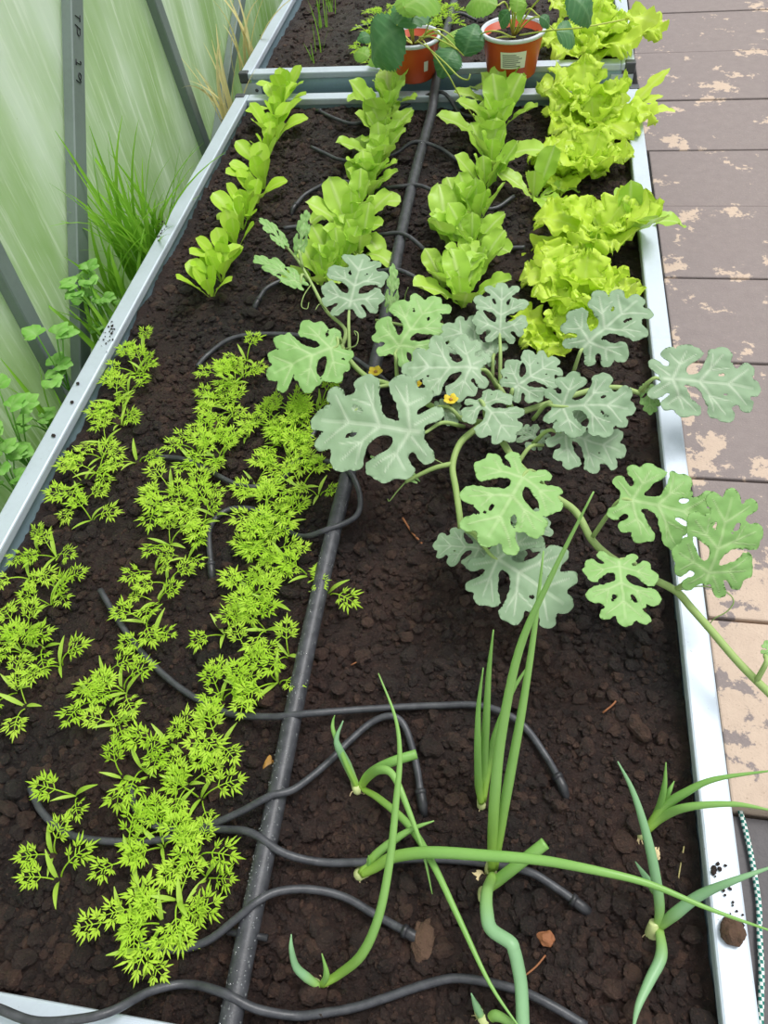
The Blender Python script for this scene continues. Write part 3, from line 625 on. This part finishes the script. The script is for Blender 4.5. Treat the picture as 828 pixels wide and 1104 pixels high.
stem([(488,500,.05),(470,504,.05),(452,512,.045),(437,520,.04)],.0032,.002)
stem([(526,457,.06),(500,452,.05),(470,440,.035),(440,425,.02),(418,414,.015),(397,407,.015),(380,392,.02),(369,374,.025),(366,364,.03)],.004,.0034)
stem([(369,374,.025),(372,355,.03),(352,335,.03),(336,306,.035),(322,282,.045),(306,262,.06)],.0030,.0018)
stem([(526,457,.06),(560,445,.06),(600,432,.06),(640,420,.06),(668,418,.06),(690,424,.055)],.0042,.003)
stem([(545,472,.055),(555,450,.05),(540,420,.045),(524,400,.04),(505,380,.035),(478,365,.03),(440,352,.025),(405,345,.02)],.0038,.002)
ML=[ # base px, tip px, zb, zt, width, roll, mat, seed, stem px (x,y,z), spread
 ((377,331),(392,276),.055,.075,1.1,0,'melon',1,(377,386,.02),1.0),
 ((362,373),(291,405),.05,.045,1.15,0,'melon_young',2,(368,370,.025),1.0),
 ((427,378),(470,322),.05,.07,1.05,-.1,'melon_young',3,(428,410,.015),1.0),
 ((514,398),(436,398),.075,.07,1.2,.15,'melon',4,(536,418,.045),1.0),
 ((539,360),(541,307),.075,.10,1.05,.0,'melon',5,(539,415,.045),1.05),
 ((531,380),(480,352),.06,.07,1.1,.0,'melon',6,(531,408,.045),1.0),
 ((452,467),(340,452),.095,.085,1.05,-.05,'melon',7,(500,460,.052),1.1),
 ((518,432),(552,474),.08,.075,1.1,0,'melon',8,(524,455,.06),1.0),
 ((555,418),(600,388),.08,.085,1.1,0,'melon',9,(548,440,.058),1.0),
 ((444,515),(401,493),.04,.05,.45,.5,'melon_young',10,None,.8),
 ((630,374),(690,322),.07,.095,1.05,-.1,'melon',11,(618,402,.04),1.05),
 ((600,437),(682,440),.105,.105,1.05,.05,'melon',12,(575,452,.06),1.05),
 ((716,409),(817,420),.075,.06,.95,.1,'melon',13,(688,423,.055),1.0),
 ((699,418),(701,446),.05,.04,.9,0,'melon_young',14,(692,423,.055),.9),
 ((604,466),(672,488),.085,.06,1.1,.1,'melon',15,(575,478,.058),1.0),
 ((567,509),(523,585),.115,.105,1.1,.0,'melon_young',16,(588,528,.055),1.1),
 ((674,538),(768,560),.115,.10,1.0,.0,'melon_young',17,(638,580,.05),1.1),
 ((667,606),(674,673),.105,.10,1.15,0,'melon_young',18,(690,618,.05),1.1),
 ((762,625),(790,531),.085,.14,.95,.15,'melon_young',19,(728,636,.05),1.1),
 ((521,592),(469,588),.035,.03,1.0,.1,'melon',20,(497,572,.03),1.0),
 ((530,598),(612,655),.06,.045,1.15,0,'melon',21,(498,570,.03),1.1),
 ((537,588),(590,562),.045,.05,1.0,0,'melon',22,(500,565,.03),1.0),
 ((305,262),(281,236),.065,.085,.55,.3,'melon_young',23,None,.8),
 ((322,270),(330,228),.055,.095,.5,.4,'melon_young',24,(326,288,.045),.8),
 ((421,330),(424,286),.03,.07,.5,.5,'melon_young',25,(440,352,.025),.8),
 ((470,440),(500,452),.05,.05,1.0,0,'melon',26,(498,453,.05),1.0),
 ((385,440),(345,462),.05,.04,1.0,0,'melon',27,(420,415,.015),1.0),
 ((322,305),(276,278),.05,.07,.55,.2,'melon_young',28,(332,302,.035),.8),
 ((828,705),(850,690),.07,.07,.9,0,'melon_young',29,(815,735,.05),1.0),
 ((584,478),(560,462),.06,.055,1.0,0,'melon',30,(558,500,.058),1.0)]
for b,t,zb,zt,wr,ro,mt,sd_,st,sp_ in ML:
    melon_leaf(melon,b,t,zb,zt,wr,ro,mt,sd_,P(*st) if st else None,.3,.12,sp_)
def flower(c,r):
    m=MB()
    for k in range(5):
        a=2*PI*k/5; d=Vector((math.cos(a),math.sin(a),.45)).normalized(); sp=[c+d*r*q+Vector((0,0,.15*r*math.sin(q*3))) for q in (0,.3,.6,.85,1.05)]
        strip_leaf(m,sp,[r*.12,r*.36,r*.46,r*.34,r*.05],4,.3,0,side0=Vector((-math.sin(a),math.cos(a),0)))
    o=obj('flower',m,M['petal'],melon); m=MB(); m.blob((c.x,c.y,c.z+.002),r*.24,3); obj('flower_centre',m,M['bulb_brown'],o)
for x,y,z,r in ((405,402,.012,.011),(449,415,.02,.008),(486,432,.065,.010)): flower(P(x,y,z),r)
def tendril(pts,r=.0009):
    m=MB(); m.tube([P(*q) for q in pts],[r*(1-.5*i/len(pts)) for i in range(len(pts))],6,sub=6); obj('tendril',m,M['melon_stem'],melon)
tendril([(732,636,.05),(757,632,.055),(782,638,.06),(791,648,.055),(784,659,.045),(770,667,.035),(764,675,.02)])
tendril([(437,520,.04),(428,530,.03),(420,540,.02),(418,538,.01)]); tendril([(372,376,.03),(384,372,.04),(386,360,.05),(382,357,.05),(384,362,.045)])
tendril([(450,488,.05),(462,492,.05),(478,500,.045)]); tendril([(336,306,.035),(328,318,.04),(325,330,.035),(331,333,.03),(333,326,.03)]); tendril([(352,335,.03),(345,328,.05),(340,334,.05)]); tendril([(436,330,.03),(437,318,.06),(440,310,.08)])
# ------------------------------------------------------------------ onions
def onion(base,label,leaves,mat='onion',bulb=None,bz=SOIL,bl=.012):
    bp=P(base[0],base[1],bz); root=thing('onion_plant',(bp.x,bp.y,soilh(bp.x,bp.y)),label,'onion plant')
    for lf in leaves:
        pts,r0=lf[0],lf[1]; mt=lf[2] if len(lf)>2 else mat; blunt=lf[3] if len(lf)>3 else False
        c=[P(*q) for q in pts]; n=len(c); 
        rad=[.87*r0*(.72+.28*min(1,i/(n-1)*4))*(1 if blunt else max(.12,1-(i/(n-1))**2.2*.9)) for i in range(n)]
        m=MB(); m.tube(c,rad,12,sub=6,flat=.85); obj('leaf',m,M[mt],root)
    m=MB(); z0=soilh(bp.x,bp.y); d=(P(*leaves[0][0][1])-P(*leaves[0][0][0])).normalized()
    r=bulb or .005; m.tube([(bp.x,bp.y,z0-.006),(bp.x,bp.y,z0+.001),Vector((bp.x,bp.y,bp.z))+d*bl*.5,Vector((bp.x,bp.y,bp.z))+d*bl],[r*.7,r,r*.85,r*.6],12,sub=4); obj('bulb',m,M['bulb'],root)
    m=MB(); 
    for k in range(6):
        a=random.uniform(0,6.28); m.tube([(bp.x,bp.y,z0+.001),(bp.x+.006*math.cos(a),bp.y+.006*math.sin(a),z0+.001),(bp.x+.011*math.cos(a+.3),bp.y+.011*math.sin(a+.3),z0-.004)],.0005,5,sub=3)
    obj('roots',m,M['chip'],root); return root
B0=SOIL+.006
onion((386,853),'onion with bent leaf and long thin leaf crossing downward, below the middle tube',[
 ([(386,851,B0),(374,825,0),(360,790,.02),(359,778,.025),(361,771,.03)],.0030),([(385,849,B0),(374,824,-.005),(365,806,.012),(363,795,.02),(370,777,.03)],.0052,'onion_blue'),
 ([(388,849,B0),(396,837,-.01),(408,828,.005),(426,820,.015),(449,813,.015)],.0052,'onion',True),
 ([(390,848,B0),(397,838,-.005),(409,830,.02),(424,836,.03),(441,875,.025),(456,918,.015),(466,964,.0)],.0052),
 ([(390,850,B0),(410,862,-.01),(441,890,0),(466,930,.015),(496,993,.02),(529,1062,.02),(566,1116,.02)],.0044)],'onion')
onion((388,943),'onion lying on its side with a very long leaf reaching over the right rim',[
 ([(390,942,B0),(405,935,-.01),(424,924,.005),(463,919,.025),(520,922,.04),(580,927,.05),(640,938,.06),(700,953,.06),(765,980,.06),(838,1006,.05)],.0062),
 ([(388,942,B0),(405,922,-.01),(426,905,.005),(446,893,.015),(468,885,.02)],.0050,'onion',False),
 ([(395,938,B0),(398,930,-.01),(397,922,0)],.0030)],'onion',.0062)
onion((345,1064),'onion nearest the black pipe at the bottom, one leaf curving high to a fine tip',[
 ([(344,1063,B0),(331,1054,-.01),(319,1042,0),(314,1022,.015),(314,1007,.02)],.0046,'onion_blue'),([(347,1062,B0),(352,1050,-.005),(347,1028,.012)],.0042),
 ([(348,1061,B0),(366,1050,-.01),(390,1029,.02),(408,989,.05),(420,930,.08),(427,865,.11),(431,815,.13),(426,773,.145),(408,726,.155)],.0050)],'onion')
onion((519,868),'brown-based onion with three upright leaves just left of the tallest onion',[
 ([(519,866,B0),(516,845,.0),(515,800,.05),(516,760,.085),(521,720,.12)],.0046),([(520,864,B0),(521,835,.0),(524,780,.06),(527,725,.11),(532,679,.15)],.0050),
 ([(521,864,B0),(527,822,.01),(535,790,.05),(552,746,.09),(575,710,.12)],.0046)],'onion',.0045,SOIL,.01)
onion((529,938),'tallest onion, leaves standing high in front of the melon leaves',[
 ([(530,938,B0),(531,900,.02),(534,850,.07),(541,790,.12),(560,700,.19),(595,620,.25),(640,530,.31)],.0058),([(533,936,B0),(540,890,.02),(549,840,.065),(562,770,.12),(576,680,.18),(586,594,.235)],.0056)],'onion',.0058)
onion((523,962),'onion with a thick blue-green leaf folded and kinked toward the bottom edge',[
 ([(531,944,-.01),(525,962,.012),(525,985,.025),(530,1002,.032),(550,1016,.036),(554,1024,.034),(558,1040,.028),(562,1065,.02),(564,1112,.01)],.0066,'onion_blue',True),
 ([(523,961,B0),(537,949,-.01),(556,934,.005),(574,920,.015),(588,909,.02)],.0058,'onion',True)],'onion',.0068)
onion((704,1006),'onion beside the right rim with a blue-green leaf up and a leaf curving down',[
 ([(709,1000,-.02),(711,975,.0),(704,930,.03),(693,885,.05),(681,850,.065),(666,821,.08)],.0054,'onion_blue'),([(706,962,-.01),(697,947,.005),(685,929,.015)],.0046,'onion_blue'),
 ([(711,999,B0),(728,985,0),(755,965,.02),(792,949,.04),(840,932,.05)],.0058),([(711,1002,B0),(713,1030,-.01),(700,1058,-.005),(688,1085,0),(682,1112,0)],.0058)],'onion_blue',.0062)
onion((692,899),'onion near the right rim with two leaves arching out over it',[
 ([(696,895,B0),(708,878,-.01),(716,850,.02),(718,822,.04)],.0046),([(698,893,B0),(716,870,0),(738,855,.02),(771,840,.04),(838,830,.06)],.0052),([(698,895,B0),(715,880,-.005),(742,870,.02),(792,867,.04),(838,875,.05)],.0050),([(716,866,.0),(722,852,.015),(727,842,.02)],.003)],'onion',.0052)
onion((522,1102),'small onion cut by the bottom edge, beside the thick folded leaf',[
 ([(522,1101,B0),(514,1086,-.01),(508,1071,.005)],.0045,'onion_blue'),([(526,1100,B0),(535,1095,-.01),(552,1104,-.005),(570,1122,-.005)],.0055)],'onion',.0055)
# ------------------------------------------------------------------ potted strawberries on the joined rims
def sleaf(parent,c,tip,zc,zt,wr,mat,stem=None,seed=0,roll=0,base=None):
    Bp=P(c[0],c[1],zc); Tp=P(tip[0],tip[1],zt); d=Tp-Bp; Lg=d.length; d.normalize(); up=Vector((.1,-.6,.8)); nn=(up-d*up.dot(d)).normalized(); sd=d.cross(nn)
    nn=nn*math.cos(roll)+sd*math.sin(roll); sd=d.cross(nn); n=22
    sp=[Bp+d*(Lg*i/n)+nn*(Lg*.22*math.sin(i/n*PI)) for i in range(n+1)]; wd=[Lg*wr*max(.03,math.sin(max(.02,min(.97,(i/n)**.8))*PI))**.62*(1+.06*(1 if i%2 else -1)) for i in range(n+1)]
    m=MB(); strip_leaf(m,sp,wd,10,-.22,.0012,12,seed,side0=sd)
    for i in range(len(m.a)):                                           # side veins
        r_,k=divmod(i,11); v=abs(k/5-1); m.a[i]=max(m.a[i],.55 if (r_-int(v*6))%4==0 and v<.95 else 0)
    o=obj('leaf',m,M[mat],parent)
    if stem: 
        m=MB(); s0=Vector(stem); m.tube([s0,(s0+Bp)*.5+Vector((0,0,.03)),Bp],[.0018,.0016,.0012],7,sub=5); obj('leaf_stalk',m,M['strawb_stem'],o)
    return o
def pot(c,r,h,label,sticker,rot=0):
    root=thing('potted_strawberry',c,label,'potted plant'); rb=r*.8
    m=MB(); m.lathe([(0,0),(rb-.003,0),(rb,.003),(r*.965,h-.012),(r*.985,h-.006),(r*.93,h-.006),(rb*.97,.006),(0,.006)],c,40); obj('pot',m,M['terracotta'],root)
    m=MB(); m.lathe([(r*.97,h-.008),(r+.003,h-.007),(r+.0035,h-.002),(r+.001,h),(r-.003,h-.001),(r*.93,h-.02),(r*.925,h-.024)],c,40); obj('pot_rim',m,M['potrim'],root)
    m=MB(); R_=random.Random(3); n=32; rings=[0,.3,.6,.85,1]; vs=[]
    for q in rings:
        for k in range(n): a=2*PI*k/n; vs.append((c[0]+r*.93*q*math.cos(a),c[1]+r*.93*q*math.sin(a),c[2]+h-.020+R_.uniform(-.002,.003)*(q<1)))
    m.add(vs,[(i*n+k,i*n+(k+1)%n,(i+1)*n+(k+1)%n,(i+1)*n+k) for i in range(len(rings)-1) for k in range(n)])
    for k in range(60):
        a=R_.uniform(0,6.28); q=r*.85*math.sqrt(R_.random()); m.blob((c[0]+q*math.cos(a),c[1]+q*math.sin(a),c[2]+h-.019),R_.uniform(.002,.005),k,1,.4)
    obj('pot_soil',m,M['soil'],root,False)
    def rat(z): return rb+(r*.965-rb)*(z/(h-.012))+.0007
    a0,a1,z0,z1=sticker; m=MB(); n=14; vs=[]
    for z in (z0*h,z1*h): 
        for k in range(n+1): a=a0+(a1-a0)*k/n; vs.append((c[0]+rat(z)*math.cos(a),c[1]+rat(z)*math.sin(a),c[2]+z))
    m.add(vs,[(k,k+1,n+2+k,n+1+k) for k in range(n)]); st=obj('label_sticker',m,M['sticker'],root)
    if a1-a0>.5:
        m=MB()
        for row in range(7):
            zz=(z1-(z1-z0)*(.14+.115*row))*h; e_=R_.uniform(.6,.92); vs=[]
            for z in (zz,zz-.0018):
                for k in range(9): a=a0+(a1-a0)*(.08+.84*e_*k/8); vs.append((c[0]+(rat(z)+.0004)*math.cos(a),c[1]+(rat(z)+.0004)*math.sin(a),c[2]+z))
            m.add(vs,[(k,k+1,10+k,9+k) for k in range(8)])
        obj('printed_lines',m,M['print'],st)
    return root
zr=.0145
p1=P(453,92,zr); p1=Vector((P(455,88,zr).x-.018,1.699,zr))
H1,R1=.078,.053
pt1=pot(p1,R1,H1,'left of the two red pots, strawberry with large dark drooping leaves',(-1.02,-.82,.30,.55))
p2=P(558,82,zr); p2=Vector((P(557,82,zr).x-.012,1.703,zr)); H2,R2=.084,.062
pt2=pot(p2,R2,H2,'right of the two red pots, with a white printed sticker',(-1.95,-1.05,.34,.72))
c1=p1+Vector((0,0,H1-.018)); c2=p2+Vector((0,0,H2-.018))
sleaf(pt1,(434,28),(402,68),.165,.10,.60,'strawb',c1,1); sleaf(pt1,(428,27),(460,16),.175,.16,.40,'strawb',c1,2,-.2); sleaf(pt1,(436,8),(474,4),.22,.20,.38,'strawb_light',c1,3); sleaf(pt1,(446,18),(432,-6),.19,.21,.4,'strawb_light',c1,4)
sleaf(pt1,(500,60),(514,26),.07,.11,.50,'strawb',c1,5); sleaf(pt1,(490,52),(474,84),.08,.04,.52,'strawb',c1,6); sleaf(pt1,(500,50),(484,40),.08,.07,.45,'strawb_light',c1,7)
sleaf(pt1,(398,62),(382,58),.02,.02,.45,'strawb_light',c1,8); sleaf(pt1,(400,40),(385,44),.03,.03,.45,'strawb',c1,9); sleaf(pt1,(400,62),(412,72),.03,.02,.5,'strawb_light',c1,10)
def runner(root,pts,mat='strawb_stem',r=.0014):
    m=MB(); m.tube([P(*q) for q in pts],[r]*len(pts),7,sub=6); obj('runner',m,M[mat],root)
runner(pt1,[(450,44,.09),(462,52,.10),(480,68,.10),(494,82,.10),(504,86,.11),(507,80,.12)]); runner(pt1,[(455,42,.09),(470,62,.09),(484,82,.06),(496,104,.02),(516,134,-.03)]); runner(pt1,[(452,40,.095),(466,40,.12),(480,46,.11),(494,54,.09)])
m=MB(); fc=P(468,9,.2)
for k in range(5):
    a=k*1.257; d=Vector((math.cos(a),math.sin(a)*.9,.5)).normalized(); strip_leaf(m,[fc+d*q for q in (0,.004,.008,.010)],[.001,.0034,.0034,.0006],2,.3,side0=Vector((-math.sin(a),math.cos(a),0)))
obj('flower',m,M['white_petal'],pt1); runner(pt1,[(456,42,.09),(462,26,.15),(467,11,.2)])
sleaf(pt2,(536,6),(502,8),.21,.20,.42,'strawb_light',c2,11); sleaf(pt2,(556,14),(560,-8),.22,.24,.4,'strawb_light',c2,12); sleaf(pt2,(549,12),(540,30),.2,.17,.4,'strawb',c2,13); sleaf(pt2,(612,-6),(636,28),.21,.16,.42,'strawb',c2,14); sleaf(pt2,(600,34),(620,46),.12,.09,.5,'strawb',c2,15)
sleaf(pt2,(558,22),(568,4),.19,.22,.35,'strawb_light',c2,16); sleaf(pt2,(582,18),(592,30),.16,.14,.45,'strawb',c2,17)
runner(pt2,[(552,40,.10),(538,34,.12),(526,34,.12),(516,38,.09)]); runner(pt2,[(556,40,.10),(540,40,.10),(524,46,.07)]); runner(pt2,[(560,38,.10),(592,33,.13),(625,30,.14),(658,24,.13),(678,20,.12)])
sp=[P(676,20,.12),P(684,18,.125),P(694,19,.125),P(704,22,.12),P(709,25,.115)]
m=MB(); strip_leaf(m,[a.lerp(b,t) for a,b in zip(sp[:-1],sp[1:]) for t in (0,.5)]+[sp[-1]],[.006,.020,.011,.024,.013,.022,.011,.016,.004],6,.1,.002,9,3); obj('leaf',m,M['frilly'],pt2)
# ------------------------------------------------------------------ back bed seedlings
rb_=random.Random(21)
def blades(name,p,label,cat,n,h,mat,spread,w=.0022,group=None,rnd=rb_,droop=1.0):
    root=thing(name,p,label,cat,group); protos=[]
    for k in range(5):
        m=MB(); e=rnd.uniform(1.0,1.5); sp=arc(1.0,1.5,1.5-droop*rnd.uniform(.3,1.4),9,side=rnd.uniform(-.2,.2)); sp=[q*h for q in sp]; strip_leaf(m,sp,[w*(1-(i/9)**2*.93) for i in range(10)],2,.35); protos.append(m.mesh('blade',M[mat]))
    for k in range(n):
        a=rnd.uniform(0,6.28); q=spread*math.sqrt(rnd.random()); inst('blade',rnd.choice(protos),root,(q*math.cos(a),q*math.sin(a),0),rnd.uniform(0,6.28),rnd.uniform(.55,1.1),rnd.uniform(-.2,.2),rnd.uniform(-.2,.2))
    return root
for x,y,n,h,l in ((345,58,3,.11,'tall thin green seedling near the left of the back bed'),(348,30,7,.10,'clump of grassy seedlings in the back bed, left'),(360,15,8,.10,'grassy seedling clump at the top edge beside the left red pot'),(337,68,2,.05,'short thin seedling just behind the back bed front rim')):
    blades('chive_seedling',farG(x,y),l,'seedling',n,h,'grass',.012,.0016,'grassy seedlings in the back bed',droop=.45)
i=0
for x,y in ((404,42),(398,28),(412,30),(422,22),(408,14),(418,8),(430,30),(440,12),(396,48),(448,20),(480,20),(472,10),(484,8),(402,56)):
    q=P(x,y,SOIL+.035); i+=1; carrot((q.x,q.y,SOIL+.006+float(sh(q.x,q.y))),'feathery seedling in the back bed behind the left red pot','feathery seedlings in the back bed',6,.95,rnd=rb_)
# ------------------------------------------------------------------ grass and weeds between bed and wall
def wallp(x,y,X): d=CR@Vector(((x-414)/F,-(y-552)/F,-1.0)); return CP+d*((X-CP.x)/d.x)
rg=random.Random(31)
for x,y,n,h,l,mt in ((146,262,48,.25,'lush tuft of tall green grass between the bed and the cloudy wall','grass'),(166,240,28,.20,'grass tuft behind the tall green grass, nearer the back','grass'),(125,295,16,.17,'low grass tuft right of the marked bar','grass'),(238,100,14,.20,'dry straw-coloured grass by the joint of the two beds','straw'),(262,50,9,.24,'sparse yellowing grass beyond the slanting bar','straw'),(108,345,12,.13,'short grass between marked bar and bed rim','grass'),(64,440,9,.16,'thin grass blades in front of the left upright bar','grass')):
    q=wallp(x,y,-.055); blades('grass_tuft',(q.x,q.y,q.z-.06),l,'grass',n,h,mt,.034,.0048,None,rg,.9)
def weed(x,y,X,n,sc,label):
    q=wallp(x,y,X); root=thing('weed',(q.x,q.y,q.z-.06),label,'weed')
    for k in range(n):
        a=rg.uniform(0,6.28); m=MB(); h=rg.uniform(.04,.12)*sc; lx,ly=math.cos(a)*.035*sc*rg.random(),math.sin(a)*.05*sc*rg.random()
        o=Vector((q.x,q.y,q.z-.06)); top=o+Vector((lx,ly,h)); m.tube([o,o.lerp(top,.5)+Vector((0,0,.01)),top],.0012,6,sub=3); st=obj('stem',m,M['weed'],root)
        m=MB()
        for b in (-1.1,-.5,0,.5,1.1):
            aa=a+b+rg.uniform(-.2,.2); d=Vector((math.cos(aa),math.sin(aa),rg.uniform(-.1,.3))).normalized(); L_=.026*sc*(1-.25*abs(b))
            strip_leaf(m,[top+d*L_*t_+Vector((0,0,.004*math.sin(t_*3)))for t_ in (0,.25,.5,.75,1)],[.001,.009*sc,.011*sc,.008*sc,.0008],4,.15,.001,5,k,side0=Vector((-math.sin(aa),math.cos(aa),0)))
        obj('leaf',m,M['weed'],st)
weed(58,392,-.06,7,1.0,'leafy green weed between the two left bars'); weed(98,318,-.07,7,1.0,'leafy weed behind the marked bar among grass'); weed(14,478,-.07,9,1.1,'broad-leaved weed at the left edge against the algae wall'); weed(38,440,-.07,4,.8,'small weed below the left upright bar'); weed(4,515,-.06,7,.9,'low weed at the left edge beside the bed rim')
weed(112,330,-.06,6,.8,'leafy weed right of the marked bar beside the rim')
# ------------------------------------------------------------------ small things
def stuffblobs(name,pts,mat,label,z=0.001):
    m=MB(); r=random.Random(5)
    for x,y,n,sx_,sy_,rr in pts:
        for k in range(n):
            q=P(x+r.gauss(0,sx_),y+r.gauss(0,sy_),z); a=rr*r.uniform(.5,1.3); m.blob((q.x,q.y,z+a*.3),(a,a*r.uniform(.6,1.2),a*.6),k+x,1,.4)
    o=obj(name,m,M[mat],None,False); tag(o,label,'soil crumbs',None,'stuff')
stuffblobs('soil_crumbs',[(120,357,12,2.5,4,.0016),(112,368,10,3,5,.0016),(122,350,3,1,1,.0028),(175,241,9,2,4,.0018),(172,250,7,2,4,.0016),(84,414,1,0,0,.003),(78,434,1,0,0,.0026),(58,470,1,0,0,.003),(289,36,4,1,2,.003),(283,42,3,2,3,.002),(278,50,2,2,2,.002),(772,938,14,4,7,.0016),(783,958,9,4,6,.0015),(792,985,8,5,9,.0013),(799,1000,5,4,4,.0016),(345,1094,3,3,2,.001)],'crumb','dark soil crumbs scattered on the silver bed rims')
def lump(name,x,y,z,r,mat,label,cat,seed=1,world=None):
    q=P(x,y,z); m=MB(); zz=z if world is not None else soilh(q.x,q.y); m.blob((q.x,q.y,zz+r[2]*.7),r,seed,3,.35); o=obj(name,m,M[mat],None,False,(q.x,q.y,zz)); tag(o,label,cat)
lump('soil_clod',788,1005,0,(.0095,.010,.007),'clod','dark round clod of soil lying on the right rim','clod',3,0)
lump('soil_clod',457,1016,SOIL,(.010,.017,.009),'clod','brown lump of soil between the black pipe and the kinked onion','clod',4)
lump('bark_chip',513,943,SOIL+.004,(.008,.006,.004),'chip','pale wood chip left of the tallest onion','wood chip',6)
lump('bark_chip',709,918,SOIL+.004,(.004,.006,.003),'chip','tiny pale chip near the right rim onion','wood chip',7)
lump('bark_chip',288,823,SOIL+.004,(.005,.009,.003),'bulb_brown','small orange-brown bark piece beside the black pipe','wood chip',8)
lump('bark_chip',589,1012,SOIL+.004,(.007,.006,.004),'twig','reddish bark piece below the tube end','wood chip',9)
def twig(pts,r,label,mat='twig'):
    m=MB(); c=[G(x,y,.003) for x,y in pts]; m.tube(c,r,6,sub=3); o=obj('twig',m,M[mat],None,True,c[0]); tag(o,label,'twig')
twig([(434,557),(444,572),(458,588)],.0014,'reddish-brown twig on the bare soil below the melon leaves')
twig([(378,716),(390,710),(398,702)],.0008,'thin dark root fibre on the soil beside the pipe')
twig([(650,768),(660,761),(664,756)],.0010,'small rusty fibre on the soil in the right half')
twig([(566,1052),(578,1042),(588,1030)],.0008,'fine root on the soil beside the kinked onion leaf')
twig([(735,957),(733,948),(738,912)],.0006,'fine straw on the soil by the right rim','straw')
m=MB(); pts=[(795,862),(806,905),(813,940),(818,975),(819,1010),(821,1050),(820,1110),(822,1150)]; c=[P(x,y,GZ-.024) for x,y in pts]; m.tube(c,.0034,8,sub=6); ro=obj('rope',m,M['rope'],None,True,c[0]); tag(ro,'green and white braided cord lying beside the right side of the bed','cord')
soil('potting_soil',RW-.003,.010,W-RW+.003,L-RW+.003,SOIL,.0032,30000,'dark crumbly soil filling the foreground bed',1.35)
soil('potting_soil',.018,1.746,W-RW,3.3,SOIL+.006,.007,5000,'dark crumbly soil filling the back bed',1.6)
